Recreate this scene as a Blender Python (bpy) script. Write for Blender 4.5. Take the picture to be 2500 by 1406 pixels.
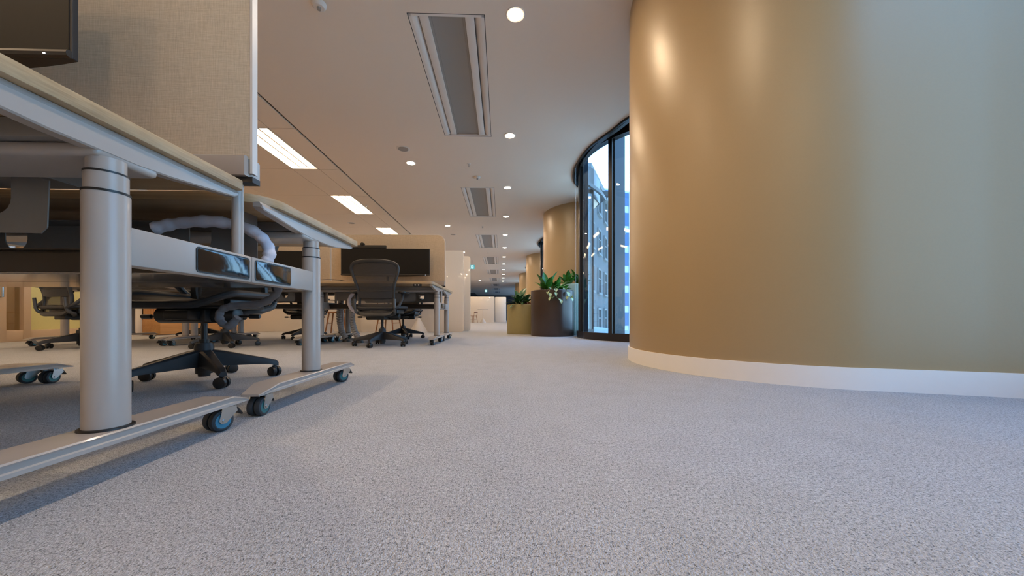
import bpy, bmesh, math, random
from mathutils import Vector, Matrix
random.seed(7)
PI = math.pi
R = math.radians
for o in list(bpy.data.objects): bpy.data.objects.remove(o)
SC = bpy.context.scene
COL = SC.collection

# ------------------------------------------------------------------ camera, world, exposure
FPX = 870.0                      # focal length in pixels of the 2500 px wide frame
cam = bpy.data.cameras.new('camera'); cam.sensor_fit = 'HORIZONTAL'; cam.sensor_width = 36.0
cam.lens = 36.0 * FPX / 2500.0
cam.shift_y = 72.0 / 2500.0
cam.clip_start = 0.02; cam.clip_end = 500
CAM = bpy.data.objects.new('camera', cam); COL.objects.link(CAM)
CAM.location = (0, 0, 0.34); CAM.rotation_euler = (R(90), 0, R(-1.712))
SC.camera = CAM

W = bpy.data.worlds.new('sky'); SC.world = W; W.use_nodes = True
nt = W.node_tree; nt.nodes.clear()
out = nt.nodes.new('ShaderNodeOutputWorld'); bg = nt.nodes.new('ShaderNodeBackground')
tc = nt.nodes.new('ShaderNodeTexCoord'); sep = nt.nodes.new('ShaderNodeSeparateXYZ')
rp = nt.nodes.new('ShaderNodeValToRGB')
nt.links.new(tc.outputs['Generated'], sep.inputs[0]); nt.links.new(sep.outputs['Z'], rp.inputs[0])
rp.color_ramp.elements[0].position = 0.0; rp.color_ramp.elements[0].color = (0.55, 0.77, 1.0, 1)
rp.color_ramp.elements[1].position = 0.7; rp.color_ramp.elements[1].color = (0.26, 0.53, 1.0, 1)
nt.links.new(rp.outputs[0], bg.inputs[0]); nt.links.new(bg.outputs[0], out.inputs[0])
bg.inputs[1].default_value = 4.6

SC.view_settings.view_transform = 'Standard'
SC.view_settings.look = 'None'
SC.view_settings.gamma = 1.0
SC.view_settings.use_curve_mapping = False
SC.view_settings.exposure = 0.35
SC.cycles.max_bounces = 7; SC.cycles.diffuse_bounces = 4; SC.cycles.glossy_bounces = 3; SC.cycles.transparent_max_bounces = 10
TUBE_LIGHT = 12.0                # emission of the linear ceiling lamps
DOWN_LIGHT = 380.0                # emission of the round downlights
WARM = (1.0, 0.71, 0.44)
WARM2 = (1.0, 0.74, 0.48)

# ------------------------------------------------------------------ materials
def lin(c):
    return tuple(((v/255.0)/12.92 if v/255.0 <= 0.04045 else ((v/255.0+0.055)/1.055)**2.4) for v in c)
def C(r, g, b): return (*lin((r, g, b)), 1.0)

def new_mat(name):
    m = bpy.data.materials.new(name); m.use_nodes = True
    return m, m.node_tree, m.node_tree.nodes['Principled BSDF']
def N(nt, t, **kw):
    n = nt.nodes.new(t)
    for k, v in kw.items(): setattr(n, k, v)
    return n
def plain(name, col, rough=0.5, metal=0.0, coat=0.0, var=0.06, scale=30.0, bump=0.0, spec=0.5):
    m, nt, b = new_mat(name)
    tcn = N(nt, 'ShaderNodeTexCoord'); no = N(nt, 'ShaderNodeTexNoise'); no.inputs['Scale'].default_value = scale
    nt.links.new(tcn.outputs['Object'], no.inputs['Vector'])
    mx = N(nt, 'ShaderNodeMixRGB'); mx.blend_type = 'MIX'
    mx.inputs[1].default_value = tuple(c*(1-var) for c in col[:3])+(1,)
    mx.inputs[2].default_value = tuple(min(1, c*(1+var)) for c in col[:3])+(1,)
    nt.links.new(no.outputs['Fac'], mx.inputs[0]); nt.links.new(mx.outputs[0], b.inputs['Base Color'])
    b.inputs['Roughness'].default_value = rough; b.inputs['Metallic'].default_value = metal
    b.inputs['Coat Weight'].default_value = coat; b.inputs['Coat Roughness'].default_value = 0.08
    b.inputs['Specular IOR Level'].default_value = spec
    if bump:
        bp = N(nt, 'ShaderNodeBump'); bp.inputs['Strength'].default_value = bump; bp.inputs['Distance'].default_value = 0.002
        nt.links.new(no.outputs['Fac'], bp.inputs['Height']); nt.links.new(bp.outputs[0], b.inputs['Normal'])
    return m
def emit(name, col, s):
    m = bpy.data.materials.new(name); m.use_nodes = True; nt = m.node_tree; nt.nodes.clear()
    e = N(nt, 'ShaderNodeEmission'); e.inputs[0].default_value = (*col, 1); e.inputs[1].default_value = s
    o = N(nt, 'ShaderNodeOutputMaterial'); nt.links.new(e.outputs[0], o.inputs[0]); return m
def wood(name, c1, c2, axis=0, rough=0.5, fine=None):
    m, nt, b = new_mat(name)
    tcn = N(nt, 'ShaderNodeTexCoord'); mp = N(nt, 'ShaderNodeMapping')
    s = [55.0, 55.0, 55.0]; s[axis] = 1.6; mp.inputs['Scale'].default_value = fine or s
    nt.links.new(tcn.outputs['Object'], mp.inputs[0])
    no = N(nt, 'ShaderNodeTexNoise'); no.inputs['Scale'].default_value = 1.6; no.inputs['Detail'].default_value = 6
    nt.links.new(mp.outputs[0], no.inputs['Vector'])
    mp2 = N(nt, 'ShaderNodeMapping'); s2 = [7.0, 7.0, 7.0]; s2[axis] = 0.5; mp2.inputs['Scale'].default_value = s2
    nt.links.new(tcn.outputs['Object'], mp2.inputs[0])
    n2 = N(nt, 'ShaderNodeTexNoise'); n2.inputs['Scale'].default_value = 1.2
    nt.links.new(mp2.outputs[0], n2.inputs['Vector'])
    ad = N(nt, 'ShaderNodeMath', operation='ADD'); ml = N(nt, 'ShaderNodeMath', operation='MULTIPLY'); ml.inputs[1].default_value = 0.5
    nt.links.new(no.outputs['Fac'], ad.inputs[0]); nt.links.new(n2.outputs['Fac'], ad.inputs[1]); nt.links.new(ad.outputs[0], ml.inputs[0])
    rr = N(nt, 'ShaderNodeValToRGB'); rr.color_ramp.elements[0].position = 0.33; rr.color_ramp.elements[1].position = 0.68
    rr.color_ramp.elements[0].color = c1; rr.color_ramp.elements[1].color = c2
    nt.links.new(ml.outputs[0], rr.inputs[0]); nt.links.new(rr.outputs[0], b.inputs['Base Color'])
    b.inputs['Roughness'].default_value = rough
    bp = N(nt, 'ShaderNodeBump'); bp.inputs['Strength'].default_value = 0.15; bp.inputs['Distance'].default_value = 0.001
    nt.links.new(no.outputs['Fac'], bp.inputs['Height']); nt.links.new(bp.outputs[0], b.inputs['Normal'])
    return m
def linen(name, c1, c2, k=1.0):
    m, nt, b = new_mat(name)
    tcn = N(nt, 'ShaderNodeTexCoord'); facs = []
    for s in ((14*k, 14*k, 900*k), (900*k, 14*k, 14*k), (60*k, 60*k, 60*k)):
        mp = N(nt, 'ShaderNodeMapping'); mp.inputs['Scale'].default_value = s
        nt.links.new(tcn.outputs['Object'], mp.inputs[0])
        no = N(nt, 'ShaderNodeTexNoise'); no.inputs['Scale'].default_value = 1.0; no.inputs['Detail'].default_value = 3
        nt.links.new(mp.outputs[0], no.inputs['Vector']); facs.append(no.outputs['Fac'])
    a1 = N(nt, 'ShaderNodeMath', operation='ADD'); a2 = N(nt, 'ShaderNodeMath', operation='MULTIPLY_ADD')
    nt.links.new(facs[0], a1.inputs[0]); nt.links.new(facs[1], a1.inputs[1])
    a2.inputs[1].default_value = 0.3; nt.links.new(facs[2], a2.inputs[0]); nt.links.new(a1.outputs[0], a2.inputs[2])
    mr = N(nt, 'ShaderNodeMapRange'); mr.inputs[1].default_value = 0.85; mr.inputs[2].default_value = 1.45
    nt.links.new(a2.outputs[0], mr.inputs[0])
    mx = N(nt, 'ShaderNodeMixRGB'); mx.inputs[1].default_value = c1; mx.inputs[2].default_value = c2
    nt.links.new(mr.outputs[0], mx.inputs[0]); nt.links.new(mx.outputs[0], b.inputs['Base Color'])
    b.inputs['Roughness'].default_value = 0.9
    bp = N(nt, 'ShaderNodeBump'); bp.inputs['Strength'].default_value = 0.35; bp.inputs['Distance'].default_value = 0.001
    nt.links.new(a1.outputs[0], bp.inputs['Height']); nt.links.new(bp.outputs[0], b.inputs['Normal'])
    return m
def carpet_mat():
    m, nt, b = new_mat('loop_carpet')
    tcn = N(nt, 'ShaderNodeTexCoord')
    mp = N(nt, 'ShaderNodeMapping'); mp.inputs['Scale'].default_value = (1.0, 0.8, 1.0); nt.links.new(tcn.outputs['Object'], mp.inputs[0])
    vo = N(nt, 'ShaderNodeTexVoronoi'); vo.inputs['Scale'].default_value = 380.0
    nt.links.new(mp.outputs[0], vo.inputs['Vector'])
    no = N(nt, 'ShaderNodeTexNoise'); no.inputs['Scale'].default_value = 520.0; no.inputs['Detail'].default_value = 2.5; no.inputs['Roughness'].default_value = 0.6
    nt.links.new(mp.outputs[0], no.inputs['Vector'])
    n3 = N(nt, 'ShaderNodeTexNoise'); n3.inputs['Scale'].default_value = 170.0; n3.inputs['Detail'].default_value = 1
    nt.links.new(mp.outputs[0], n3.inputs['Vector'])
    nb = N(nt, 'ShaderNodeTexNoise'); nb.inputs['Scale'].default_value = 9.0; nb.inputs['Detail'].default_value = 3
    nt.links.new(mp.outputs[0], nb.inputs['Vector'])
    m1 = N(nt, 'ShaderNodeMath', operation='MULTIPLY_ADD'); m1.inputs[1].default_value = 0.7
    m2 = N(nt, 'ShaderNodeMath', operation='MULTIPLY'); m2.inputs[1].default_value = 0.3
    nt.links.new(no.outputs['Fac'], m1.inputs[0]); nt.links.new(n3.outputs['Fac'], m2.inputs[0]); nt.links.new(m2.outputs[0], m1.inputs[2])
    rr = N(nt, 'ShaderNodeValToRGB'); e = rr.color_ramp.elements
    e[0].position = 0.34; e[0].color = C(78, 80, 84); e[1].position = 0.66; e[1].color = C(222, 224, 228)
    e2 = rr.color_ramp.elements.new(0.46); e2.color = C(172, 174, 178)
    nt.links.new(m1.outputs[0], rr.inputs[0])
    mx = N(nt, 'ShaderNodeMixRGB'); mx.blend_type = 'MULTIPLY'; mx.inputs[0].default_value = 1.0
    r2 = N(nt, 'ShaderNodeValToRGB'); r2.color_ramp.elements[0].position = 0.3; r2.color_ramp.elements[0].color = (0.94, 0.935, 0.93, 1)
    r2.color_ramp.elements[1].position = 0.6; r2.color_ramp.elements[1].color = (1, 1, 1, 1)
    nt.links.new(nb.outputs['Fac'], r2.inputs[0]); nt.links.new(rr.outputs[0], mx.inputs[1]); nt.links.new(r2.outputs[0], mx.inputs[2])
    nt.links.new(mx.outputs[0], b.inputs['Base Color'])
    b.inputs['Roughness'].default_value = 0.95; b.inputs['Specular IOR Level'].default_value = 0.15
    b.inputs['Sheen Weight'].default_value = 0.0
    bp = N(nt, 'ShaderNodeBump'); bp.inputs['Strength'].default_value = 0.8; bp.inputs['Distance'].default_value = 0.004
    iv = N(nt, 'ShaderNodeMath', operation='SUBTRACT'); iv.inputs[0].default_value = 1.0
    nt.links.new(vo.outputs['Distance'], iv.inputs[1]); nt.links.new(iv.outputs[0], bp.inputs['Height'])
    nt.links.new(bp.outputs[0], b.inputs['Normal'])
    return m
def glass_mat(name, tint, ior=1.5):
    m = bpy.data.materials.new(name); m.use_nodes = True; nt = m.node_tree; nt.nodes.clear()
    t = N(nt, 'ShaderNodeBsdfTransparent'); t.inputs[0].default_value = (*tint, 1)
    g = N(nt, 'ShaderNodeBsdfGlossy'); g.inputs['Roughness'].default_value = 0.0
    lw = N(nt, 'ShaderNodeLayerWeight'); lw.inputs[0].default_value = 0.5
    pw = N(nt, 'ShaderNodeMath', operation='POWER'); pw.inputs[1].default_value = 5.0; nt.links.new(lw.outputs['Facing'], pw.inputs[0])
    f = N(nt, 'ShaderNodeMath', operation='MULTIPLY_ADD'); f.inputs[1].default_value = 0.94; f.inputs[2].default_value = 0.06
    nt.links.new(pw.outputs[0], f.inputs[0])
    mx = N(nt, 'ShaderNodeMixShader'); o = N(nt, 'ShaderNodeOutputMaterial')
    nt.links.new(f.outputs[0], mx.inputs[0]); nt.links.new(t.outputs[0], mx.inputs[1]); nt.links.new(g.outputs[0], mx.inputs[2])
    nt.links.new(mx.outputs[0], o.inputs[0]); return m
def mesh_fabric(name, col, alpha):
    m, nt, b = new_mat(name)
    b.inputs['Base Color'].default_value = col; b.inputs['Roughness'].default_value = 0.6
    t = N(nt, 'ShaderNodeBsdfTransparent'); mx = N(nt, 'ShaderNodeMixShader')
    tcn = N(nt, 'ShaderNodeTexCoord'); wv = N(nt, 'ShaderNodeTexWave'); wv.inputs['Scale'].default_value = 60.0
    wv.bands_direction = 'Z'
    nt.links.new(tcn.outputs['Object'], wv.inputs['Vector'])
    mr = N(nt, 'ShaderNodeMapRange'); mr.inputs[3].default_value = alpha-0.08; mr.inputs[4].default_value = alpha+0.08
    nt.links.new(wv.outputs['Fac'], mr.inputs[0]); nt.links.new(mr.outputs[0], mx.inputs[0])
    nt.links.new(t.outputs[0], mx.inputs[1]); nt.links.new(b.outputs[0], mx.inputs[2])
    nt.links.new(mx.outputs[0], nt.nodes['Material Output'].inputs[0]); return m
def perforated(name, col):
    m, nt, b = new_mat(name)
    tcn = N(nt, 'ShaderNodeTexCoord'); vo = N(nt, 'ShaderNodeTexVoronoi'); vo.inputs['Scale'].default_value = 160; vo.inputs['Randomness'].default_value = 0.0
    nt.links.new(tcn.outputs['Object'], vo.inputs['Vector'])
    rr = N(nt, 'ShaderNodeValToRGB'); rr.color_ramp.elements[0].position = 0.18; rr.color_ramp.elements[1].position = 0.3
    rr.color_ramp.elements[0].color = (0.03, 0.03, 0.03, 1); rr.color_ramp.elements[1].color = col
    nt.links.new(vo.outputs['Distance'], rr.inputs[0]); nt.links.new(rr.outputs[0], b.inputs['Base Color'])
    b.inputs['Roughness'].default_value = 0.6; return m
def leafmat(name, c1, c2, rough=0.35):
    m, nt, b = new_mat(name)
    tcn = N(nt, 'ShaderNodeTexCoord'); no = N(nt, 'ShaderNodeTexNoise'); no.inputs['Scale'].default_value = 6
    nt.links.new(tcn.outputs['Object'], no.inputs['Vector'])
    mx = N(nt, 'ShaderNodeMixRGB'); mx.inputs[1].default_value = c1; mx.inputs[2].default_value = c2
    mr = N(nt, 'ShaderNodeMapRange'); mr.inputs[1].default_value = 0.35; mr.inputs[2].default_value = 0.65
    nt.links.new(no.outputs['Fac'], mr.inputs[0]); nt.links.new(mr.outputs[0], mx.inputs[0])
    nt.links.new(mx.outputs[0], b.inputs['Base Color']); b.inputs['Roughness'].default_value = rough
    return m

M = dict(
    carpet=carpet_mat(),
    ceiling=plain('ceiling_paint', C(220, 205, 189), 0.9, var=0.01),
    tile=plain('ceiling_tile_white', C(224, 208, 190), 0.9, var=0.015, scale=60),
    joint=plain('ceiling_joint', C(120, 112, 104), 0.9),
    colfab=plain('olive_tan_wallcovering', C(162, 137, 97), 0.4, var=0.03, scale=120, bump=0.05, spec=0.8),
    skirt=plain('white_baseboard_paint', C(236, 232, 228), 0.45, var=0.01),
    frame=plain('powder_coated_light_grey', C(168, 159, 151), 0.33, coat=0.15, var=0.02),
    chrome=plain('zinc_steel', C(190, 195, 198), 0.25, 1.0, var=0.05),
    rail=plain('polished_light_grey_steel', C(150, 143, 136), 0.08, 0.5, coat=0.6, var=0.02),
    oak=wood('light_oak_laminate', C(150, 122, 88), C(190, 162, 124), 0, 0.45, (1.6, 9.0, 190.0)),
    oakY=wood('warm_oak_panel', C(176, 126, 76), C(208, 160, 104), 1, 0.5),
    oakZ=wood('warm_oak_slat', C(168, 118, 70), C(204, 154, 98), 2, 0.5),
    walnut=wood('brown_chair_wood', C(118, 72, 36), C(150, 98, 54), 2, 0.45),
    linen=linen('beige_linen_fabric', C(178, 158, 132), C(214, 194, 166), 1.7),
    trimwhite=plain('white_edge_trim', C(206, 200, 194), 0.4, var=0.02),
    black=plain('black_plastic', C(22, 22, 23), 0.42, var=0.1),
    softblack=plain('graphite_plastic', C(40, 40, 42), 0.5, var=0.08),
    graphite=plain('graphite_frame', C(48, 47, 46), 0.45, var=0.06),
    greypl=plain('grey_link_plastic', C(76, 75, 74), 0.35, var=0.05),
    gloss=plain('glossy_black_cover', C(16, 22, 25), 0.1, coat=0.7, var=0.2, scale=22, bump=0.7),
    screen=plain('dark_screen', C(14, 13, 12), 0.5, var=0.05, spec=0.25),
    meshf=mesh_fabric('pellicle_mesh', C(52, 48, 46), 0.8),
    rubber=plain('dark_grey_rubber', C(46, 50, 54), 0.6, var=0.05),
    hub=plain('blue_wheel_hub', C(64, 128, 152), 0.3, var=0.05),
    teal=plain('teal_wheel_hub', C(50, 110, 112), 0.35, var=0.05),
    sleeve=plain('white_cable_sleeve_cloth', C(216, 212, 222), 0.85, var=0.06, scale=60, bump=0.6),
    greyrib=plain('grey_cable_chain', C(168, 166, 166), 0.4, var=0.05),
    sleeve_shade=plain('sleeve_cloth_painted_shade', C(112, 110, 112), 0.8, var=0.06, scale=60, bump=0.5),  # sleeve cloth again, with the shade under the desk put in its colour
    tray=plain('grey_steel_tray', C(128, 124, 120), 0.45, var=0.03),
    darkbar=plain('dark_bronze_frame', C(46, 40, 36), 0.35, 0.4, var=0.05),
    pocket=plain('black_blind_pocket', C(26, 25, 25), 0.3, var=0.05),
    navy=plain('dark_blue_facade_fin', C(22, 28, 38), 0.4, 0.3, var=0.05),
    glass=glass_mat('window_glass', (0.80, 0.92, 0.97), 1.55),
    dglass=glass_mat('door_glass', (0.9, 0.92, 0.86)),
    tube=emit('linear_lamp_glow', WARM, TUBE_LIGHT),
    down=emit('downlight_glow', WARM2, DOWN_LIGHT),
    acwhite=plain('white_diffuser_metal', C(214, 206, 198), 0.6, var=0.01),
    acgrey=perforated('perforated_grey_metal', C(142, 136, 130)),
    acdark=plain('black_gap', C(14, 13, 13), 0.8),
    devwhite=plain('white_ceiling_device', C(214, 206, 198), 0.6, var=0.02),
    devgrey=perforated('speaker_grille', C(150, 142, 134)),
    olive=plain('olive_planter_glaze', C(156, 144, 98), 0.5, var=0.05, scale=14),
    brownpot=plain('dark_brown_planter_glaze', C(64, 50, 42), 0.28, var=0.08, scale=10),
    palepot=plain('pale_green_planter_glaze', C(170, 194, 182), 0.35, var=0.03),
    soil=plain('dark_soil', C(46, 36, 28), 0.95, var=0.4, scale=60, bump=1.0),
    leaf=leafmat('deep_green_leaf', C(34, 84, 24), C(66, 128, 40)),
    leafl=leafmat('light_green_leaf', C(66, 116, 42), C(122, 160, 84)),
    leafd=leafmat('dark_blue_green_leaf', C(28, 66, 34), C(52, 98, 56)),
    leafv=leafmat('variegated_leaf', C(110, 150, 100), C(196, 210, 168)),
    leafp=leafmat('coral_pink_leaf', C(168, 112, 84), C(206, 158, 128)),
    stem=plain('green_stem', C(92, 110, 56), 0.6),
    board=plain('glossy_white_board', C(226, 218, 208), 0.04, coat=0.3, var=0.01),
    wwall=plain('warm_white_wall', C(226, 216, 200), 0.8, var=0.02),
    dwall=plain('dark_far_wall', C(52, 56, 66), 0.8, var=0.05),
    beige=plain('beige_door_frame', C(196, 172, 146), 0.45, var=0.03),
    frost=plain('yellow_green_frosted_film', C(206, 200, 140), 0.4, var=0.03),
    stone=plain('grey_stone_facade', C(74, 76, 78), 0.9, var=0.15, scale=1.2),
    stonetrim=plain('pale_stone_trim', C(98, 99, 99), 0.9, var=0.08, scale=2),
    wglass=plain('dark_building_glass', C(20, 28, 36), 0.1, var=0.1),
    pale=plain('pale_building_panel', C(150, 158, 166), 0.6, var=0.03),
    bluegl=plain('blue_building_glass', C(40, 74, 112), 0.12, var=0.1),
    red=plain('red_sign_face', C(206, 40, 48), 0.5),
    signw=plain('white_sign_face', C(240, 240, 240), 0.5),
    exitg=emit('exit_sign_green', (0.05, 0.55, 0.62), 0.6),
    exitw=emit('exit_sign_white', (0.75, 1.0, 1.0), 1.0),
    led=emit('white_status_led', (0.8, 0.85, 1.0), 4.0),
    cablem=plain('black_cable', C(28, 26, 25), 0.5),
)

# ------------------------------------------------------------------ mesh helpers
class MB:
    def __init__(s): s.v = []; s.f = []
    def add(s, vs, fs):
        k = len(s.v); s.v += [tuple(p) for p in vs]; s.f += [tuple(i+k for i in f) for f in fs]; return s
    def box(s, x0, x1, y0, y1, z0, z1):
        return s.add([(x0,y0,z0),(x1,y0,z0),(x1,y1,z0),(x0,y1,z0),(x0,y0,z1),(x1,y0,z1),(x1,y1,z1),(x0,y1,z1)],
                     [(0,3,2,1),(4,5,6,7),(0,1,5,4),(1,2,6,5),(2,3,7,6),(3,0,4,7)])
    def cyl(s, p0, p1, r0, r1=None, n=24, cap=True):
        r1 = r0 if r1 is None else r1
        p0 = Vector(p0); p1 = Vector(p1); d = (p1-p0).normalized()
        a = d.orthogonal().normalized(); b = d.cross(a)
        vs = []
        for p, r in ((p0, r0), (p1, r1)):
            for i in range(n):
                t = 2*PI*i/n; vs.append(p + a*(r*math.cos(t)) + b*(r*math.sin(t)))
        fs = [(i, (i+1) % n, n+(i+1) % n, n+i) for i in range(n)]
        if cap: fs += [tuple(range(n))[::-1], tuple(range(n, 2*n))]
        return s.add(vs, fs)
    def tube(s, pts, r, n=8, closed=False, cap=True, flat=None):
        pts = [Vector(p) for p in pts]; m = len(pts); vs = []; rings = m
        up = None
        for i, p in enumerate(pts):
            if closed: d = pts[(i+1) % m]-pts[i-1]
            else: d = pts[min(i+1, m-1)]-pts[max(i-1, 0)]
            d.normalize()
            if up is None: up = d.orthogonal().normalized()
            else:
                up = up - d*up.dot(d)
                up = d.orthogonal().normalized() if up.length < 1e-6 else up.normalized()
            b = d.cross(up); rr = r[i] if isinstance(r, (list, tuple)) else r
            for k in range(n):
                t = 2*PI*k/n; vs.append(p + up*(rr*math.cos(t)) + b*(rr*math.sin(t)))
        fs = []
        for i in range(m if closed else m-1):
            j = (i+1) % m
            for k in range(n): fs.append((i*n+k, i*n+(k+1) % n, j*n+(k+1) % n, j*n+k))
        if cap and not closed: fs += [tuple(range(n))[::-1], tuple(range((m-1)*n, m*n))]
        return s.add(vs, fs)
    def lathe(s, prof, n=32, c=(0, 0, 0)):
        vs = []; fs = []; m = len(prof)
        for i in range(n):
            t = 2*PI*i/n
            for r, z in prof: vs.append((c[0]+max(r, 1e-5)*math.cos(t), c[1]+max(r, 1e-5)*math.sin(t), c[2]+z))
        for i in range(n):
            j = (i+1) % n
            for k in range(m-1): fs.append((i*m+k, j*m+k, j*m+k+1, i*m+k+1))
        return s.add(vs, fs)
    def prism(s, pts, a, b, ax='z'):
        n = len(pts)
        def P(p, h):
            return (p[0], p[1], h) if ax == 'z' else ((p[0], h, p[1]) if ax == 'y' else (h, p[0], p[1]))
        vs = [P(p, a) for p in pts] + [P(p, b) for p in pts]
        fs = [tuple(range(n))[::-1], tuple(range(n, 2*n))] + [(i, (i+1) % n, n+(i+1) % n, n+i) for i in range(n)]
        return s.add(vs, fs)
    def loft(s, secs, cap=True):
        n = len(secs[0]); vs = [p for q in secs for p in q]; fs = []
        for i in range(len(secs)-1):
            for k in range(n): fs.append((i*n+k, i*n+(k+1) % n, (i+1)*n+(k+1) % n, (i+1)*n+k))
        if cap: fs += [tuple(range(n))[::-1], tuple(range((len(secs)-1)*n, len(secs)*n))]
        return s.add(vs, fs)
    def grid(s, fn, nu, nv):
        vs = [fn(i/nu, j/nv) for j in range(nv+1) for i in range(nu+1)]
        fs = [(j*(nu+1)+i, j*(nu+1)+i+1, (j+1)*(nu+1)+i+1, (j+1)*(nu+1)+i) for j in range(nv) for i in range(nu)]
        return s.add(vs, fs)
    def xf(s, mat):
        s.v = [tuple(mat @ Vector(p)) for p in s.v]; return s
    def mesh(s, name, mat, bev=0.0, seg=2, ang=35, recalc=True):
        bm = bmesh.new(); vs = [bm.verts.new(p) for p in s.v]
        for f in s.f:
            try: bm.faces.new([vs[i] for i in f])
            except ValueError: pass
        if recalc: bmesh.ops.recalc_face_normals(bm, faces=bm.faces)
        if bev:
            bm.normal_update()
            es = [e for e in bm.edges if len(e.link_faces) == 2 and e.calc_face_angle(0) > R(30)]
            bmesh.ops.bevel(bm, geom=es, offset=bev, segments=seg, profile=0.5, affect='EDGES', clamp_overlap=True)
        me = bpy.data.meshes.new(name); bm.to_mesh(me); bm.free()
        me.shade_smooth(); me.set_sharp_from_angle(angle=R(ang))
        me.materials.append(M[mat] if isinstance(mat, str) else mat)
        return me
    def build(s, name, mat, parent=None, bev=0.0, seg=2, ang=35, loc=None, recalc=True):
        return link(name, s.mesh(name, mat, bev, seg, ang, recalc), parent, loc)
def link(name, me, parent=None, loc=None, rot=None, scale=None):
    o = bpy.data.objects.new(name, me); COL.objects.link(o)
    if parent: o.parent = parent
    if loc: o.location = loc
    if rot: o.rotation_euler = rot
    if scale: o.scale = scale
    return o
def tag(o, label=None, cat=None, group=None, kind=None):
    if label: o['label'] = label
    if cat: o['category'] = cat
    if group: o['group'] = group
    if kind: o['kind'] = kind
    return o
def thing(name, label, cat, loc=(0, 0, 0), rz=0.0, group=None):
    o = bpy.data.objects.new(name, None); COL.objects.link(o); o.empty_display_size = 0.1
    o.location = loc; o.rotation_euler = (0, 0, rz)
    return tag(o, label, cat, group)
KIDS = {}
def kids(o): return [c for c in COL.objects if c.parent == o]
def copy_tree(o, parent=None):
    c = o.copy(); COL.objects.link(c)
    if parent: c.parent = parent
    for ch in list(o.children): copy_tree(ch, c)
    return c
def rrect(x0, x1, y0, y1, r, n=5):
    rs = r if isinstance(r, (list, tuple)) else [r]*4       # corners: (x0,y0) (x1,y0) (x1,y1) (x0,y1)
    cs = [(x0, y0, 1, 1, PI), (x1, y0, -1, 1, 1.5*PI), (x1, y1, -1, -1, 0), (x0, y1, 1, -1, 0.5*PI)]
    pts = []
    for (x, y, sx, sy, a0), q in zip(cs, rs):
        if q < 1e-5: pts.append((x, y)); continue
        m = max(n, int(q*60))
        for i in range(m+1):
            a = a0 + 0.5*PI*i/m
            pts.append((x+sx*q+q*math.cos(a), y+sy*q+q*math.sin(a)))
    return pts
def catmull(P, n=8, closed=False):
    P = [Vector(p) for p in P]; out = []; m = len(P)
    for i in range(m if closed else m-1):
        p0 = P[i-1] if (closed or i > 0) else P[0]*2-P[1]
        p1 = P[i]; p2 = P[(i+1) % m]
        p3 = P[(i+2) % m] if (closed or i+2 < m) else P[-1]*2-P[-2]
        for k in range(n):
            t = k/n
            out.append(0.5*((2*p1)+(-p0+p2)*t+(2*p0-5*p1+4*p2-p3)*t*t+(-p0+3*p1-3*p2+p3)*t**3))
    if not closed: out.append(P[-1])
    return out

# ------------------------------------------------------------------ the setting
H = 2.80                                  # ceiling height
PER = 5.86                                # rhythm of columns and window bays on the right
COLX, COLY, COLR = 2.06, 2.60, 1.05
BAYX, BAYY, BAYR = 2.75, 5.95, 1.42
XL = -6.85
Y0, Y1 = -4.6, 40.0

fl = MB().box(XL-0.1, 3.4, Y0, Y1, -0.06, 0.0).build('floor', 'carpet')
tag(fl, 'light grey flecked loop carpet over the whole office floor', None, None, 'structure')

# ceiling edge over the window bays (plan curve), one period, measured from the bay centre 5.55
EDGE = [(2.10, -2.10), (1.86, -1.68), (1.555, -1.24), (1.43, -0.91), (1.263, -0.48), (1.20, 0.0), (1.207, 0.45),
        (1.33, 0.90), (1.54, 1.21), (1.86, 1.62), (2.10, 2.05)]
edge1 = [(p.x, p.y) for p in catmull([(a, b, 0) for a, b in EDGE], 5)]
edge = []
for k in range(-1, 5):
    edge += [(x, y+5.55+PER*k) for x, y in edge1]
edge = [(2.10, Y0)] + [p for p in edge if Y0 < p[1] < Y1] + [(2.10, Y1)]
edge.sort(key=lambda p: p[1])
ACX0, ACX1, ACL, ACP, ACY = -0.765, -0.135, 1.96, 3.86, 2.90
acs = [ACY + ACP*k for k in range(-1, 9)]
cb = MB()
cb.box(-2.66, ACX0, Y0, Y1, H, H+0.02)
yy = Y0
for a in acs:
    cb.box(ACX0, ACX1, yy, a, H, H+0.02); yy = a+ACL
cb.box(ACX0, ACX1, yy, Y1, H, H+0.02)
low = [(ACX1, p[1]) for p in edge]
n = len(edge)
vs = [(p[0], p[1], H) for p in low] + [(p[0], p[1], H) for p in edge] + [(p[0], p[1], H+0.02) for p in low] + [(p[0], p[1], H+0.02) for p in edge]
fs = [(i, i+1, n+i+1, n+i) for i in range(n-1)] + [(2*n+i, 2*n+i+1, 3*n+i+1, 3*n+i) for i in range(n-1)] + [(n+i, n+i+1, 3*n+i+1, 3*n+i) for i in range(n-1)]
cb.add(vs, fs)
ceil = cb.build('ceiling', 'ceiling', ang=20)
tag(ceil, 'smooth white painted plaster ceiling', None, None, 'structure')
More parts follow.
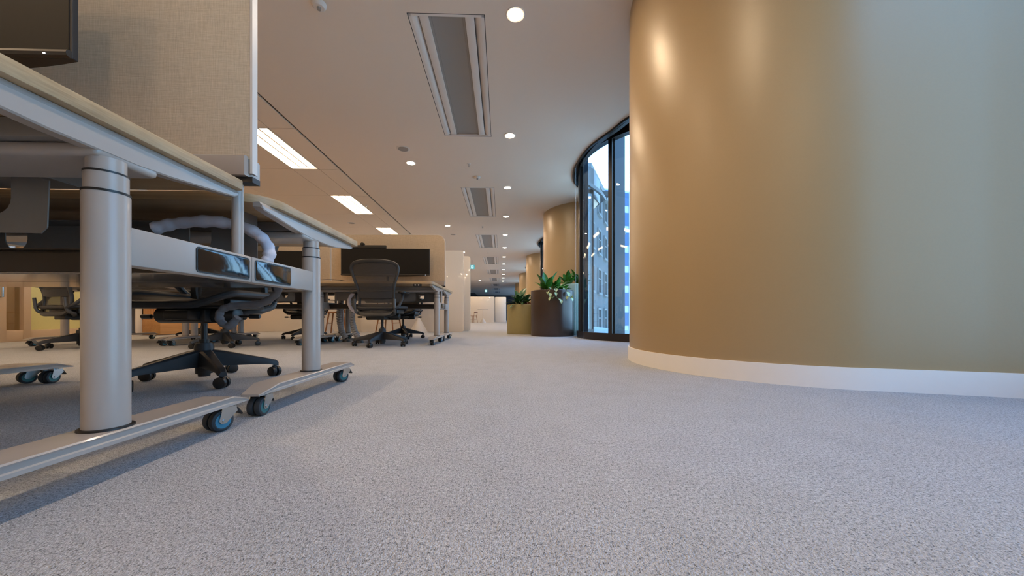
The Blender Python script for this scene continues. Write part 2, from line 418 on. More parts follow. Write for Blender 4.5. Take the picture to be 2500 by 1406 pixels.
# tiled field of the ceiling on the left: every panel a piece of its own
TX = [-2.69, -3.02, -3.47, -4.75, -5.42, -5.87, -6.85]
TP = 1.29; TY = 4.72
lampcols = {1, 4}
gapw = 0.004
meshes = {}
lamps = []
j0 = int(math.floor((Y0-TY)/TP)); j1 = int(math.ceil((27.0-TY)/TP))
for i in range(len(TX)-1):
    a, b = TX[i+1], TX[i]
    for j in range(j0, j1+6):
        ya = max(TY+TP*j, Y0); yb = min(TY+TP*(j+1), Y1)
        if yb - ya < 0.1: continue
        if i in lampcols and j % 2 == 0 and j < j1:
            lamps.append((i, j, a, b, ya, yb)); continue
        key = (i, round(yb-ya, 3))
        if key not in meshes:
            meshes[key] = MB().box(gapw, b-a-gapw, gapw, yb-ya-gapw, 0, 0.02).mesh('ceiling_tile', 'tile')
        link('ceiling_tile', meshes[key], ceil, (a, ya, H))
tr = MB().box(-2.69, -2.66, Y0, Y1, H+0.02, H+0.03).build('trim_1', 'acdark'); tag(tr, 'thin dark shadow gap running along the ceiling', None, None, 'structure')
bk = MB().box(XL, -2.60, Y0, Y1, H+0.022, H+0.03).build('joint_backing', 'joint', ceil)
# roof above so that daylight only comes through the windows
rfm = MB().box(XL-0.2, 1.45, Y0-0.1, Y1+0.1, 3.26, 3.36)
for k in range(-1, 5):
    cyb = BAYY + PER*k - (0.32 if k < 0 else 0)
    for sg_, aend in ((1, 76), (-1, 76 if k < 0 else 47)):
        pp = [(BAYX-BAYR*math.cos(R(sg_*q)), cyb-BAYR*math.sin(R(sg_*q))) for q in range(24, aend+1, 4)]
        ye = COLY+PER*k if sg_ > 0 else COLY+PER*(k+1)
        pp += [(pp[-1][0]+0.2, ye), (1.45, ye)]
        rfm.prism(pp, 3.262, 3.362)
rf = rfm.build('ceiling_slab', 'pocket')
tag(rf, 'dark slab above the ceiling and the blind pockets', None, None, 'structure')

# ceiling edge trims (blind pocket fascia) and columns and bays
def offset_curve(pts, d):
    o = []
    for i, p in enumerate(pts):
        a = pts[max(i-1, 0)]; b = pts[min(i+1, len(pts)-1)]
        t = Vector((b[0]-a[0], b[1]-a[1])).normalized(); o.append((p[0]+t.y*d, p[1]-t.x*d))
    return o
def arc(rad, a0, a1, n, cx, cy):
    return [(cx-rad*math.cos(a0+(a1-a0)*i/n), cy-rad*math.sin(a0+(a1-a0)*i/n)) for i in range(n+1)]
def strip(mb, outer, inner, z0, z1):
    n = len(outer)
    vs = [(p[0], p[1], z0) for p in outer]+[(p[0], p[1], z0) for p in inner]+[(p[0], p[1], z1) for p in outer]+[(p[0], p[1], z1) for p in inner]
    fs = []
    for i in range(n-1):
        fs += [(i, i+1, n+i+1, n+i), (2*n+i, 3*n+i, 3*n+i+1, 2*n+i+1), (i, 2*n+i, 2*n+i+1, i+1), (n+i, n+i+1, 3*n+i+1, 3*n+i)]
    fs += [(0, n, 3*n, 2*n), (n-1, 3*n-1, 4*n-1, 2*n-1)]
    return mb.add(vs, fs)
# plan of the rounded wall ends: a half round that eases outward into the window returns
half = [(p.x, p.y) for p in catmull([(0.62, 1.30, 0), (0.30, 1.225, 0), (0.02, 1.115, 0)], 6)][:-1]
half += [(-COLR*math.sin(t), COLR*math.cos(t)) for t in [R(17)+R(146)*i/60 for i in range(61)]]
half += [(p.x, p.y) for p in catmull([(0.02, -1.115, 0), (0.30, -1.225, 0), (0.62, -1.30, 0)], 6)]
colout = half + [(0.75, -1.31), (0.75, 1.31)]
cres = [(-COLR*math.sin(t), COLR*math.cos(t)) for t in [R(17)+R(146)*i/60 for i in range(61)]]
crescent = cres + [(-0.13, -0.36), (-0.13, 0.36)]
ORD = ['first', 'second', 'third', 'fourth', 'fifth', 'sixth', 'seventh', 'eighth', 'ninth', 'tenth', 'eleventh', 'twelfth', 'thirteenth', 'fourteenth', 'fifteenth']
for k in range(-1, 5):
    # column wrapped in tan wallcovering
    cy = COLY + PER*k
    o = MB().prism([(COLX+x, cy+y) for x, y in (colout if k < 1 else crescent)], 0.0, 3.26).build('wall_right', 'colfab', ang=25)
    tag(o, ['rounded olive tan wall behind the camera', 'huge rounded olive tan wall filling the right of the view',
            'rounded olive tan wall rising behind the planters', 'third rounded olive tan wall along the window side',
            'fourth rounded olive tan wall along the window side', 'farthest rounded olive tan wall by the dark end'][k+1], None, None, 'structure')
    b = strip(MB(), [(COLX+x, cy+y) for x, y in offset_curve(half if k < 1 else cres, 0.012)], [(COLX+x, cy+y) for x, y in offset_curve(half if k < 1 else cres, -0.004)], 0.0, 0.104).build('baseboard_right', 'skirt', bev=0.0)
    tag(b, ORD[k+1] + ' white curved baseboard along the rounded tan walls', None, None, 'structure')
MULL = [R(-31), R(3), R(36), R(68)]
for k in range(-1, 5):
    cy = BAYY + PER*k - (0.32 if k < 0 else 0)
    win = thing('window_%d' % (k+2), ['curved floor-to-ceiling window bay to the right of the camera', 'curved floor-to-ceiling window with dark bronze frame beside the planters',
                 'curved window bay behind the second rounded wall', 'third curved window bay down the office', 'fourth curved window bay down the office', 'farthest curved window bay in the dark end'][k+1], None, (BAYX, cy, 0))
    del_cat = win
    tag(win, kind='structure')
    a0, a1 = (R(-76) if k < 0 else R(-47)), R(76)
    strip(MB(), arc(BAYR+0.035, a0, a1, 48, 0, 0), arc(BAYR-0.06, a0, a1, 48, 0, 0), 0.0, 0.11).build('sill', 'darkbar', win)
    strip(MB(), arc(BAYR+0.05, a0, a1, 48, 0, 0), arc(BAYR-0.05, a0, a1, 48, 0, 0), 2.91, 3.255).build('head_frame', 'darkbar', win)
    ends = [a0]+MULL+[a1]
    for i in range(len(ends)-1):
        strip(MB(), arc(BAYR+0.008, ends[i], ends[i+1], 12, 0, 0), arc(BAYR-0.008, ends[i], ends[i+1], 12, 0, 0), 0.11, 2.91).build('glass_pane', 'glass', win)
    for a in MULL:
        mb = MB().box(-0.045, 0.035, -0.032, 0.032, 0.11, 2.91).box(0.0, 0.02, -0.045, 0.045, 0.11, 2.91)
        mb.xf(Matrix.Translation((-BAYR*math.cos(a), -BAYR*math.sin(a), 0)) @ Matrix.Rotation(a, 4, 'Z'))
        mu = mb.build('mullion', 'darkbar', win)
        mb = MB().box(0.036, 0.27 if abs(a-R(36)) < 0.01 else 0.10, -0.03, 0.03, -0.4, 3.2)
        mb.xf(Matrix.Translation((-BAYR*math.cos(a), -BAYR*math.sin(a), 0)) @ Matrix.Rotation(a, 4, 'Z'))
        mb.build('fin', 'navy', mu)
    # side returns between the bay and the rounded walls
    for sy in (-1, 1):
        aa = a1 if sy < 0 else a0
        ex, ey = -BAYR*math.cos(aa), -BAYR*math.sin(aa)
        tgt = ((COLX-BAYX+0.58) if (k < 1 or sy > 0) else (COLX-0.29-BAYX), ((COLY+PER*k+1.29-cy) if k < 1 else (COLY+PER*k+0.985-cy)) if sy < 0 else (COLY+PER*(k+1)-1.29-cy))
        if sy > 0 and k >= 0: tgt = (COLX-0.29-BAYX, COLY+PER*(k+1)-0.985-cy)
        d = Vector((ex-tgt[0], ey-tgt[1])); nrm = Vector((-d.y, d.x)).normalized()*0.04
        pts = [(ex+nrm.x, ey+nrm.y), (tgt[0]+nrm.x, tgt[1]+nrm.y), (tgt[0]-nrm.x, tgt[1]-nrm.y), (ex-nrm.x, ey-nrm.y)]
        MB().prism(pts, 0.0, 3.255).build('side_return', 'darkbar', win)
    # fascia and trim of the blind pocket along the ceiling edge
    e = [(x-BAYX, y+5.55-BAYY) for x, y in edge1]
    strip(MB(), offset_curve(e, -0.002), offset_curve(e, 0.022), H-0.03, H+0.12).build('pocket_trim', 'pocket', win)
    strip(MB(), offset_curve(e, 0.004), offset_curve(e, 0.02), H+0.12, 3.255).build('pocket_fascia', 'pocket', win)
    e2 = [p for p in offset_curve(e, 0.16)]
    strip(MB(), offset_curve(e, 0.10), offset_curve(e, 0.15), H+0.03, H+0.10).build('blind_roller', 'graphite', win)
    if k == 0:
        for wx, wy in ((1.205, 5.74), (1.265, 5.42)):
            MB().cyl((wx-BAYX, wy-BAYY, 0.0), (wx-BAYX, wy-BAYY, H+0.06), 0.0012, n=6).build('blind_guide_wire', 'chrome', win)

# room walls
o = MB().box(XL-0.15, 3.4, Y0-0.15, Y0, 0, 3.3).build('wall_front', 'wwall'); tag(o, 'warm white wall behind the camera', kind='structure')
o = MB().box(XL-0.15, 3.4, Y1, Y1+0.15, 0, 3.3).build('wall_back', 'dwall'); tag(o, 'dark wall closing the far end of the office', kind='structure')
wl = MB().box(XL-0.15, XL, Y0, 5.00, 0, 3.3).box(XL-0.15, XL, 6.75, Y1, 0, 3.3).box(XL-0.15, XL, 5.00, 6.75, 2.3, 3.3).build('wall_left', 'wwall')
tag(wl, 'warm white side wall beyond the desks on the left', kind='structure')
# glazed door set in the left wall
d1 = thing('door_1', 'beige framed glazed door with yellow-green film in the left wall', None, (XL, 5.0, 0)); tag(d1, kind='structure')
for y0, y1 in ((0.0, 0.12), (0.30, 0.38), (1.63, 1.75)): MB().box(-0.10, 0.03, y0, y1, 0, 2.3).build('door_post', 'beige', d1, bev=0.004)
MB().box(-0.08, 0.02, 0.0, 1.75, 0.0, 0.16).build('bottom_rail', 'beige', d1, bev=0.004)
MB().box(-0.08, 0.02, 0.0, 1.75, 2.2, 2.3).build('top_rail', 'beige', d1, bev=0.004)
MB().box(-0.04, -0.03, 0.38, 1.63, 0.16, 2.2).build('frosted_pane', 'frost', d1)
MB().box(-0.04, -0.03, 0.12, 0.30, 0.16, 2.2).build('glass_pane', 'dglass', d1)
MB().tube([(0.02, 0.06, 0.62), (0.06, 0.06, 0.62), (0.06, 0.06, 1.05), (0.02, 0.06, 1.05)], 0.012, 8).build('door_handle', 'chrome', d1)
bkr = MB().box(-1.6, -1.5, -0.9, 2.7, 0, 2.9).box(-1.5, -0.15, -0.9, -0.8, 0, 2.9).box(-1.5, -0.15, 2.6, 2.7, 0, 2.9).box(-1.6, -0.15, -0.9, 2.7, 2.6, 2.7).box(-1.6, -0.1, -0.9, 2.7, -0.06, 0.0)
bkr = bkr.build('wall_left', 'beige', None, loc=(XL, 5.0, 0)); tag(bkr, 'warm lit small room seen through the glazed door', kind='structure')
rl = thing('ceiling_lamp', 'square ceiling lamp inside the small room behind the glazed door', 'ceiling lamp', (XL-0.8, 5.8, 2.6), 0, 'linear ceiling lamps')
MB().box(-0.31, 0.31, -0.31, 0.31, -0.03, 0.0).build('housing', 'acwhite', rl)
MB().box(-0.28, 0.28, -0.28, 0.28, -0.036, -0.0305).build('glowing_panel', 'tube', rl)
# oak bench wall: plinth boards and upright slats
ow = thing('trim_2', 'oak slatted wall panelling with low plinth on the left wall', None, (XL, 7.0, 0)); tag(ow, kind='structure')
for i in range(3):
    MB().box(0.005, 0.34, i*1.45+0.003, (i+1)*1.45-0.003, 0.01, 0.30).build('plinth_board', 'oakY', ow, bev=0.003)
sm = MB().box(0.02, 0.05, 0.004, 0.056, 0.302, 1.6).mesh('slat', 'oakZ', 0.003)
for i in range(72):
    if i in (24, 48): continue
    link('slat', sm, ow, (0, i*0.0602, 0))
MB().box(0.002, 0.018, 0, 4.34, 0.302, 1.6).build('slat_backing', 'darkbar', ow)

# ------------------------------------------------------------------ ceiling fixtures
def linear_lamp(i, j, a, b, ya, yb):
    w, l = b-a, yb-ya
    first = (i == 1)
    nm = {0: 'nearest', 2: 'second nearest', 4: 'third nearest'}
    row = 'near row by the shadow gap' if first else 'far row by the left wall'
    if first and j in nm: lab = 'bright linear ceiling lamp, %s in view beside the shadow gap' % nm[j]
    elif j < 0: lab = 'linear ceiling lamp above or behind the camera, %s back, %s' % (ORD[-j//2-1], row)
    else: lab = 'linear ceiling lamp, %s ahead of the camera, %s' % (ORD[j//2], row)
    t = thing('ceiling_lamp', lab, 'ceiling lamp', (a, ya, H), 0, 'linear ceiling lamps')
    MB().box(0.003, w-0.003, 0.003, l-0.003, 0.05, 0.06).box(0.003, 0.02, 0.003, l-0.003, 0.0, 0.05).box(w-0.02, w-0.003, 0.003, l-0.003, 0.0, 0.05) \
        .box(0.003, w-0.003, 0.003, 0.015, 0.0, 0.05).box(0.003, w-0.003, l-0.015, l-0.003, 0.0, 0.05).build('housing', 'acwhite', t)
    for q in range(3):
        x0 = 0.03 + q*(w-0.06)/3; x1 = x0 + (w-0.06)/3 - 0.026
        pr = [(x0, 0.045), (x0, 0.02), (x0+0.02, 0.006), (x1-0.02, 0.006), (x1, 0.02), (x1, 0.045)]
        MB().prism(pr, 0.02, l-0.02, 'y').build('glowing_tube', 'tube', t)
for L in lamps:
    if L[1] >= -6: linear_lamp(*L)

def make_ac():
    t = thing('air_diffuser', 'x', 'air diffuser', (0, 0, H), 0, 'ceiling air diffusers')
    w, l = ACX1-ACX0, ACL
    g = 0.006
    MB().box(0.0, w, 0.0, l, 0.11, 0.12).box(0, g, 0, l, 0.0, 0.11).box(w-g, w, 0, l, 0, 0.11).box(0, w, 0, g, 0, 0.11).box(0, w, l-g, l, 0, 0.11).build('casing', 'acdark', t)
    MB().box(g, 0.03, g, l-g, 0.0, 0.012).box(w-0.03, w-g, g, l-g, 0.0, 0.012).box(g, w-g, g, 0.03, 0.0, 0.03).box(g, w-g, l-0.03, l-g, 0.0, 0.03).build('rim_frame', 'acwhite', t)
    for sx in (0, 1):
        def X(x): return x if sx == 0 else w-x
        # curved air guide rising into the slot
        pr = [(0.03, 0.0)]+[(0.03+0.065*math.sin(q*PI/12), 0.065*(1-math.cos(q*PI/12))) for q in range(1, 7)]
        MB().prism([(X(a), b) for a, b in pr]+[(X(a), b+0.004) for a, b in pr[::-1]], 0.03, l-0.03, 'y').build('air_guide', 'acwhite', t)
        MB().box(min(X(0.09), X(0.165)), max(X(0.09), X(0.165)), 0.03, l-0.03, 0.006, 0.014).build('side_blade', 'acwhite', t, bev=0.003)
    MB().prism([(0.16, 0.012), (0.20, 0.022), (w-0.20, 0.022), (w-0.16, 0.012), (w-0.16, 0.016), (w-0.2, 0.026), (0.2, 0.026), (0.16, 0.016)], 0.03, l-0.03, 'y').build('perforated_panel', 'acgrey', t)
    return t
ac0 = make_ac(); firstac = True
vis = 0
for q, a in enumerate(acs):
    t = ac0 if firstac else copy_tree(ac0); firstac = False
    t.location = (ACX0, a, H)
    if q == 0: t['label'] = 'rectangular ceiling air diffuser above and behind the camera'
    elif q == 1: t['label'] = 'largest rectangular ceiling air diffuser with grey perforated centre, nearest in view'
    else: t['label'] = ORD[q-1] + ' rectangular ceiling air diffuser counted from the nearest along the corridor'

dm_ring = MB().lathe([(0.060, 0.0), (0.060, -0.004), (0.072, -0.006), (0.078, -0.003), (0.078, 0.0)], 32).mesh('trim_ring', 'devwhite')
dm_disc = MB().lathe([(0.0, -0.0025), (0.060, -0.0025), (0.0605, 0.0)], 32).mesh('lamp_disc', 'down')
def downlight(x, y, label, group):
    t = thing('downlight', label, 'downlight', (x, y, H), 0, group)
    link('trim_ring', dm_ring, t); link('lamp_disc', dm_disc, t)
for k in range(-2, 12):
    lab = ('round downlight above or behind the camera, %s back, tan wall row' % ORD[-k-1]) if k < 0 else ORD[k] + ' round downlight from the camera in the long row beside the tan walls'
    downlight(0.115, 2.889+1.93*k-0.0, lab, 'downlights along the window side')
for k in range(-2, 6):
    lab = ('round downlight above or behind the camera, %s back, desk row' % ORD[-k-1]) if k < 0 else ORD[k] + ' round downlight from the camera in the sparse row above the corridor'
    if k <= 4: downlight(-1.44, 5.72+3.87*k if k < 4 else 23.9, lab, 'downlights beside the desks')

def ceiling_disc(name, x, y, r, h, label, cat, grille=False):
    t = thing(name, label, cat, (x, y, H))
    MB().lathe([(0, -h), (r*0.7, -h), (r*0.92, -h*0.6), (r, -h*0.15), (r, 0)], 32).build('body', 'devwhite', t)
    if grille: MB().lathe([(0, -h-0.002), (r*0.72, -h-0.002), (r*0.73, -h+0.002)], 32).build('grille', 'devgrey', t)
    else: MB().lathe([(0, -h-0.02), (r*0.25, -h-0.018), (r*0.3, -h+0.002)], 16).build('sensor', 'devgrey', t)
ceiling_disc('smoke_detector', -1.43, 2.84, 0.055, 0.03, 'round white smoke detector left of the nearest air diffuser', 'smoke detector')
ceiling_disc('ceiling_speaker', -1.43, 5.24, 0.10, 0.006, 'round ceiling speaker beside the nearest corridor downlight', 'speaker', True)
ceiling_disc('ceiling_speaker', -1.43, 10.6, 0.10, 0.006, 'small far round ceiling speaker over the second desk bench', 'speaker', True)
ceiling_disc('ceiling_speaker', -3.9, 9.4, 0.10, 0.006, 'round ceiling speaker among the tiles left of the farthest linear lamp', 'speaker', True)
ceiling_disc('smoke_detector', -0.42, 6.25, 0.055, 0.03, 'round smoke detector just before the second air diffuser', 'smoke detector')
def sprinkler(x, y, label):
    t = thing('sprinkler', label, 'sprinkler', (x, y, H))
    MB().lathe([(0, -0.004), (0.028, -0.004), (0.034, 0)], 20).build('rose', 'devwhite', t)
    MB().cyl((0, 0, -0.004), (0, 0, -0.045), 0.006, n=8).cyl((0, 0, -0.045), (0, 0, -0.05), 0.018, n=14).build('head', 'chrome', t)
sprinkler(-0.52, 5.72, 'small sprinkler head between the first and second air diffusers')
sprinkler(-0.5, 9.6, 'small sprinkler head between the second and third air diffusers')
sprinkler(-0.5, 13.4, 'small sprinkler head between the third and fourth air diffusers')
sprinkler(-2.95, 7.9, 'small sprinkler head on the ceiling beside the second linear lamp')
def exit_sign(x, y, z, s, label, wm):
    t = thing('exit_sign', label, 'exit sign', (x, y, H))
    MB().cyl((0, 0, 0), (0, 0, z+s*0.5-H), 0.008, n=8).build('stem', 'devwhite', t)
    MB().box(-s*0.5, s*0.5, -0.02, 0.02, z-H-s*0.5, z-H+s*0.5).build('case', 'devwhite', t, bev=0.004)
    MB().box(-s*0.46, s*0.46, -0.0225, -0.0205, z-H-s*0.46, z-H+s*0.46).build('green_panel', 'exitg', t)
    zz = z-H; q = s*0.3       # white doorway with a running figure cut out
    MB().box(-q, q*0.85, -0.0245, -0.0228, zz-q*1.2, zz+q*1.2).build('white_doorway', wm, t)
    MB().cyl((0.0, -0.0265, zz+q*0.75), (0.0, -0.0248, zz+q*0.75), q*0.2, n=10) \
        .box(-q*0.18, q*0.18, -0.0265, -0.0248, zz-q*0.2, zz+q*0.5).box(-q*0.4, -q*0.15, -0.0265, -0.0248, zz-q, zz-q*0.2) \
        .box(q*0.15, q*0.42, -0.0265, -0.0248, zz-q*0.7, zz-q*0.2).build('figure', 'exitg', t)
exit_sign(-1.235, 15.3, 2.50, 0.19, 'lit green and white exit sign hanging over the corridor', 'exitw')
exit_sign(-1.25, 29.0, 2.50, 0.22, 'tiny lit exit sign far off in the dark end', 'exitw')

# ------------------------------------------------------------------ desks
UX, UP = -1.59, 1.60                       # first unit centre, pitch between units
BENCH = (1.197, 5.10)
ZT = 0.77
POST = 0.41
def desk_mesh_parts():
    P = {}
    P['desktop_a'] = MB().prism(rrect(-0.778, 0.778, -0.85, -0.045, [0.10, 0.10, 0.012, 0.012]), ZT-0.03, ZT).mesh('desktop', 'oak', 0.002)
    P['desktop_b'] = MB().prism(rrect(-0.778, 0.778, -0.85, -0.045, [0.012, 0.012, 0.13, 0.13]), ZT-0.03, ZT).mesh('desktop', 'oak', 0.002)
    # side rail: blade tapered to both ends, upper part set back
    def rail(s):
        prof = [(-0.80, 0.018), (-0.78, 0.026), (-0.60, 0.052), (-0.52, 0.056), (-0.36, 0.056), (-0.28, 0.050), (-0.07, 0.026), (-0.055, 0.018)]
        secs = []
        for y, h in prof:
            zt = ZT-0.031; zb = zt-h
            xs = [(0.745, zt), (0.758, zt), (0.760, zt-0.006), (0.7665, zt-min(0.014, h*0.6)), (0.7665, zb+0.003), (0.763, zb), (0.735, zb+0.002), (0.735, zt-0.003)]
            secs.append([(s*x, y, z) for x, z in xs])
        return MB().loft(secs).mesh('side_rail', 'frame')
    P['rail'] = {1: rail(1), -1: rail(-1)}
    # cross beam carrying the top from post to post
    P['beam'] = MB().box(-0.765, 0.765, -0.447, -0.312, 0.672, 0.699).mesh('cross_beam', 'frame', 0.010, 3)
    P['channel'] = MB().box(-0.728, 0.728, -0.462, -0.318, 0.6995, 0.7388).mesh('cross_channel', 'tray', 0.003)
    r = 0.0365
    P['tube1'] = MB().lathe([(0, 0.106), (r, 0.106), (r, 0.600), (r-0.001, 0.603), (0, 0.603)], 48).mesh('lower_tube', 'frame')
    P['tube2'] = MB().lathe([(0, 0.606), (r-0.0025, 0.606), (r-0.0025, 0.643), (0, 0.643)], 48).mesh('middle_tube', 'frame')
    P['tube3'] = MB().lathe([(0, 0.646), (r-0.006, 0.646), (r-0.006, 0.675), (0, 0.675)], 48).mesh('upper_tube', 'frame')
    P['ring'] = MB().lathe([(r-0.008, 0.602), (r+0.0005, 0.602), (r+0.0005, 0.6065), (r-0.008, 0.6065)], 48).lathe([(r-0.01, 0.6425), (r-0.002, 0.6425), (r-0.002, 0.6465), (r-0.01, 0.6465)], 48).mesh('seal_ring', 'black')
    P['collar'] = MB().lathe([(r-0.002, 0.105), (r+0.007, 0.105), (r+0.0065, 0.1085), (r-0.002, 0.110)], 48).mesh('base_collar', 'black')
    # foot: folded plate with lips along both sides, ends bent down
    secs = []
    for y, dz, w in ((-0.385, -0.024, 0.030), (-0.378, -0.022, 0.035), (-0.30, 0.0, 0.0475), (0.0, 0.0, 0.0475), (0.30, 0.0, 0.0475), (0.378, -0.022, 0.035), (0.385, -0.024, 0.030)):
        zt = 0.105+dz; th = 0.026 if abs(y) < 0.35 else 0.007
        xs = [(-w, zt-0.003), (-w+0.003, zt), (w-0.003, zt), (w, zt-0.003), (w-0.003, zt-0.007), (w-0.004, zt-th*0.62), (w-0.001, zt-th*0.72), (w-0.001, zt-th), (-w+0.001, zt-th), (-w+0.001, zt-th*0.72), (-w+0.004, zt-th*0.62), (-w+0.003, zt-0.007)]
        secs.append([(x, y, z) for x, z in xs])
    P['foot'] = MB().loft(secs).mesh('foot', 'frame', 0, ang=25)
    # caster
    fk = MB()
    fk.cyl((0, 0, 0.078), (0, 0, 0.070), 0.018, n=16)
    for s in (-1, 1):
        fk.prism([(-0.022, 0.070), (0.016, 0.070), (0.020, 0.055), (-0.012, 0.024), (-0.026, 0.024), (-0.032, 0.034)], s*0.0255-0.0012, s*0.0255+0.0012, 'x')
    fk.box(-0.0265, 0.0265, -0.022, 0.016, 0.068, 0.071)
    fk.cyl((-0.029, -0.018, 0.032), (0.029, -0.018, 0.032), 0.005, n=10).cyl((-0.026, -0.006, 0.056), (0.026, -0.006, 0.056), 0.003, n=8)
    P['fork'] = fk.mesh('caster', 'chrome')
    wh = MB()
    for s in (-1, 1):
        x0, x1 = s*0.002, s*0.023
        wh.tube([(x0, -0.018, 0.032), (x0+s*0.0001, -0.018, 0.032)], 0.001, 6)
        wh.xf(Matrix.Identity(4))
        prof = [(0.020, s*0.022), (0.0255, s*0.0235), (0.0305, s*0.021), (0.032, s*0.016), (0.032, s*0.008), (0.030, s*0.003), (0.02, s*0.0015)]
        n = 28; vs = []; fs = []; m = len(prof)
        for i in range(n):
            t = 2*PI*i/n
            for rr, x in prof: vs.append((x, -0.018+rr*math.cos(t), 0.032+rr*math.sin(t)))
        for i in range(n):
            for q in range(m-1): fs.append((i*m+q, ((i+1) % n)*m+q, ((i+1) % n)*m+q+1, i*m+q+1))
        wh.add(vs, fs)
    P['wheel'] = wh.mesh('wheel', 'rubber')
    hb = MB()
    for s in (-1, 1): hb.cyl((s*0.004, -0.018, 0.032), (s*0.0226, -0.018, 0.032), 0.0235, 0.0225, n=24)
    P['hub_b'] = hb.mesh('wheel_hub', 'hub'); 
    me = P['hub_b'].copy(); me.materials.clear(); me.materials.append(M['teal']); P['hub_t'] = me
    P['brake'] = MB().prism([(0.010, 0.066), (0.030, 0.062), (0.045, 0.040), (0.041, 0.036), (0.026, 0.052), (0.010, 0.056)], -0.016, 0.016, 'x').mesh('brake_pedal', 'black', 0.002)
    # half side beam with glossy cover, half trough
    def sbeam(s): 
        m = MB().box(min(s*0.727, s*0.770), max(s*0.727, s*0.770), -POST+0.004, -0.0015, 0.455, 0.540)
        return m.mesh('side_beam', 'frame', 0.004)
    P['sbeam'] = {1: sbeam(1), -1: sbeam(-1)}
    def scover(s):
        pts = rrect(-0.212, -0.016, 0.4655, 0.5285, 0.008)
        return MB().prism(pts, s*0.7702, s*0.7730, 'x').mesh('port_cover', 'gloss', 0.0012)
    P['scover'] = {1: scover(1), -1: scover(-1)}
    def sframe(s):
        a = rrect(-0.2155, -0.0125, 0.462, 0.532, 0.010); b = rrect(-0.212, -0.016, 0.4655, 0.5285, 0.008)
        n = len(a); x0, x1 = s*0.7702, s*0.7722
        vs = [(x0, p[0], p[1]) for p in a]+[(x0, p[0], p[1]) for p in b]+[(x1, p[0], p[1]) for p in a]+[(x1, p[0], p[1]) for p in b]
        fs = []
        for i in range(n):
            j = (i+1) % n
            fs += [(2*n+i, 2*n+j, 3*n+j, 3*n+i), (i, j, 2*n+j, 2*n+i)]
        return MB().add(vs, fs).mesh('port_frame', 'black')
    P['sframe'] = {1: sframe(1), -1: sframe(-1)}
    P['trough'] = MB().box(-0.726, 0.726, -0.215, -0.002, 0.456, 0.461).mesh('cable_trough', 'rail', 0.0015, 1)
    P['tfront'] = MB().prism([(-0.215, 0.4612), (-0.209, 0.4612), (-0.209, 0.516), (-0.236, 0.516), (-0.236, 0.520), (-0.215, 0.5202)][:], -0.726, 0.726, 'x').mesh('trough_front', 'darkbar')
    # hanging tray plate with U-shaped cut-outs
    def traypl():
        out = [(-0.62, 0.565), (0.415, 0.555), (0.43, 0.57), (0.435, 0.69), (0.40, 0.70)]
        def ucut(x, w): 
            return [(x+w, 0.70), (x+w, 0.645)] + [(x+w*math.cos(t), 0.645-w*math.sin(t)) for t in [PI*i/10 for i in range(1, 10)]] + [(x-w, 0.645), (x-w, 0.70)]
        for x in (0.30, -0.05, -0.40): out += ucut(x, 0.042)
        out += [(-0.62, 0.70)]
        m = MB().prism(out, -0.252, -0.249, 'y')
        m.box(-0.62, 0.43, -0.252, -0.17, 0.698, 0.701)
        return m.mesh('cable_tray', 'tray')
    P['ctray'] = traypl()
    P['hanger'] = MB().box(-0.004, 0.004, -0.25, -0.17, 0.70, 0.74).mesh('tray_hanger', 'tray')
    return P
DP = desk_mesh_parts()
def make_desk(far, hubs):
    t = thing('standing_desk', 'x', 'desk', (0, 0, 0), 0, 'sit-stand desks')
    link('desktop', DP['desktop_b' if far else 'desktop_a'], t)
    link('cross_beam', DP['beam'], t); link('cross_channel', DP['channel'], t)
    for s in (1, -1):
        link('side_rail', DP['rail'][s], t)
        l = link('leg', DP['tube1'], t, (s*0.747, -POST, 0))
        link('middle_tube', DP['tube2'], l); link('upper_tube', DP['tube3'], l); link('seal_ring', DP['ring'], l); link('base_collar', DP['collar'], l)
        link('foot', DP['foot'], t, (s*0.747, -POST, 0))
        for q, e in enumerate((-1, 1)):
            rz = random.uniform(-0.5, 0.5) if not far else random.uniform(-0.5, 0.5)
            if far: rz += PI if e > 0 else 0
            c = link('caster', DP['fork'], t, (s*0.747, -POST+e*0.325, 0), (0, 0, rz + (PI if e < 0 else 0)))
            w = link('wheel', DP['wheel'], c); link('wheel_hub', DP[hubs], c); link('brake_pedal', DP['brake'], c)
        b = link('side_beam', DP['sbeam'][s], t); link('port_cover', DP['scover'][s], b); link('port_frame', DP['sframe'][s], b)
    tq = link('cable_trough', DP['trough'], t); link('trough_front', DP['tfront'], tq)
    link('cable_tray', DP['ctray'], t); link('tray_hanger', DP['hanger'], t, (0.429, 0, 0)); link('tray_hanger', DP['hanger'], t, (-0.616, 0, 0))
    return t
near0 = make_desk(False, 'hub_b'); far0 = make_desk(True, 'hub_t')
usedn = usedf = False
DL = {(0, 0, 0): 'nearest oak topped sit-stand desk on castered legs, in front of the beige screen',
      (0, 0, 1): 'oak sit-stand desk just behind the near beige screen, with rounded corner and white sleeve',
      (0, 1, 0): 'oak sit-stand desk left of the nearest desk, mostly out of view',
      (0, 1, 1): 'oak sit-stand desk behind the screen at the far left edge',
      (1, 0, 0): 'oak desk in the second bench with grey mesh chair pulled up, facing the camera',
      (1, 0, 1): 'oak desk on the back side of the second bench, at its corridor end',
      (1, 1, 0): 'oak desk in the middle of the second bench, front side',
      (1, 1, 1): 'oak desk in the middle of the second bench, back side',
      (1, 2, 0): 'oak desk at the left end of the second bench, front side',
      (1, 2, 1): 'oak desk at the left end of the second bench, back side'}
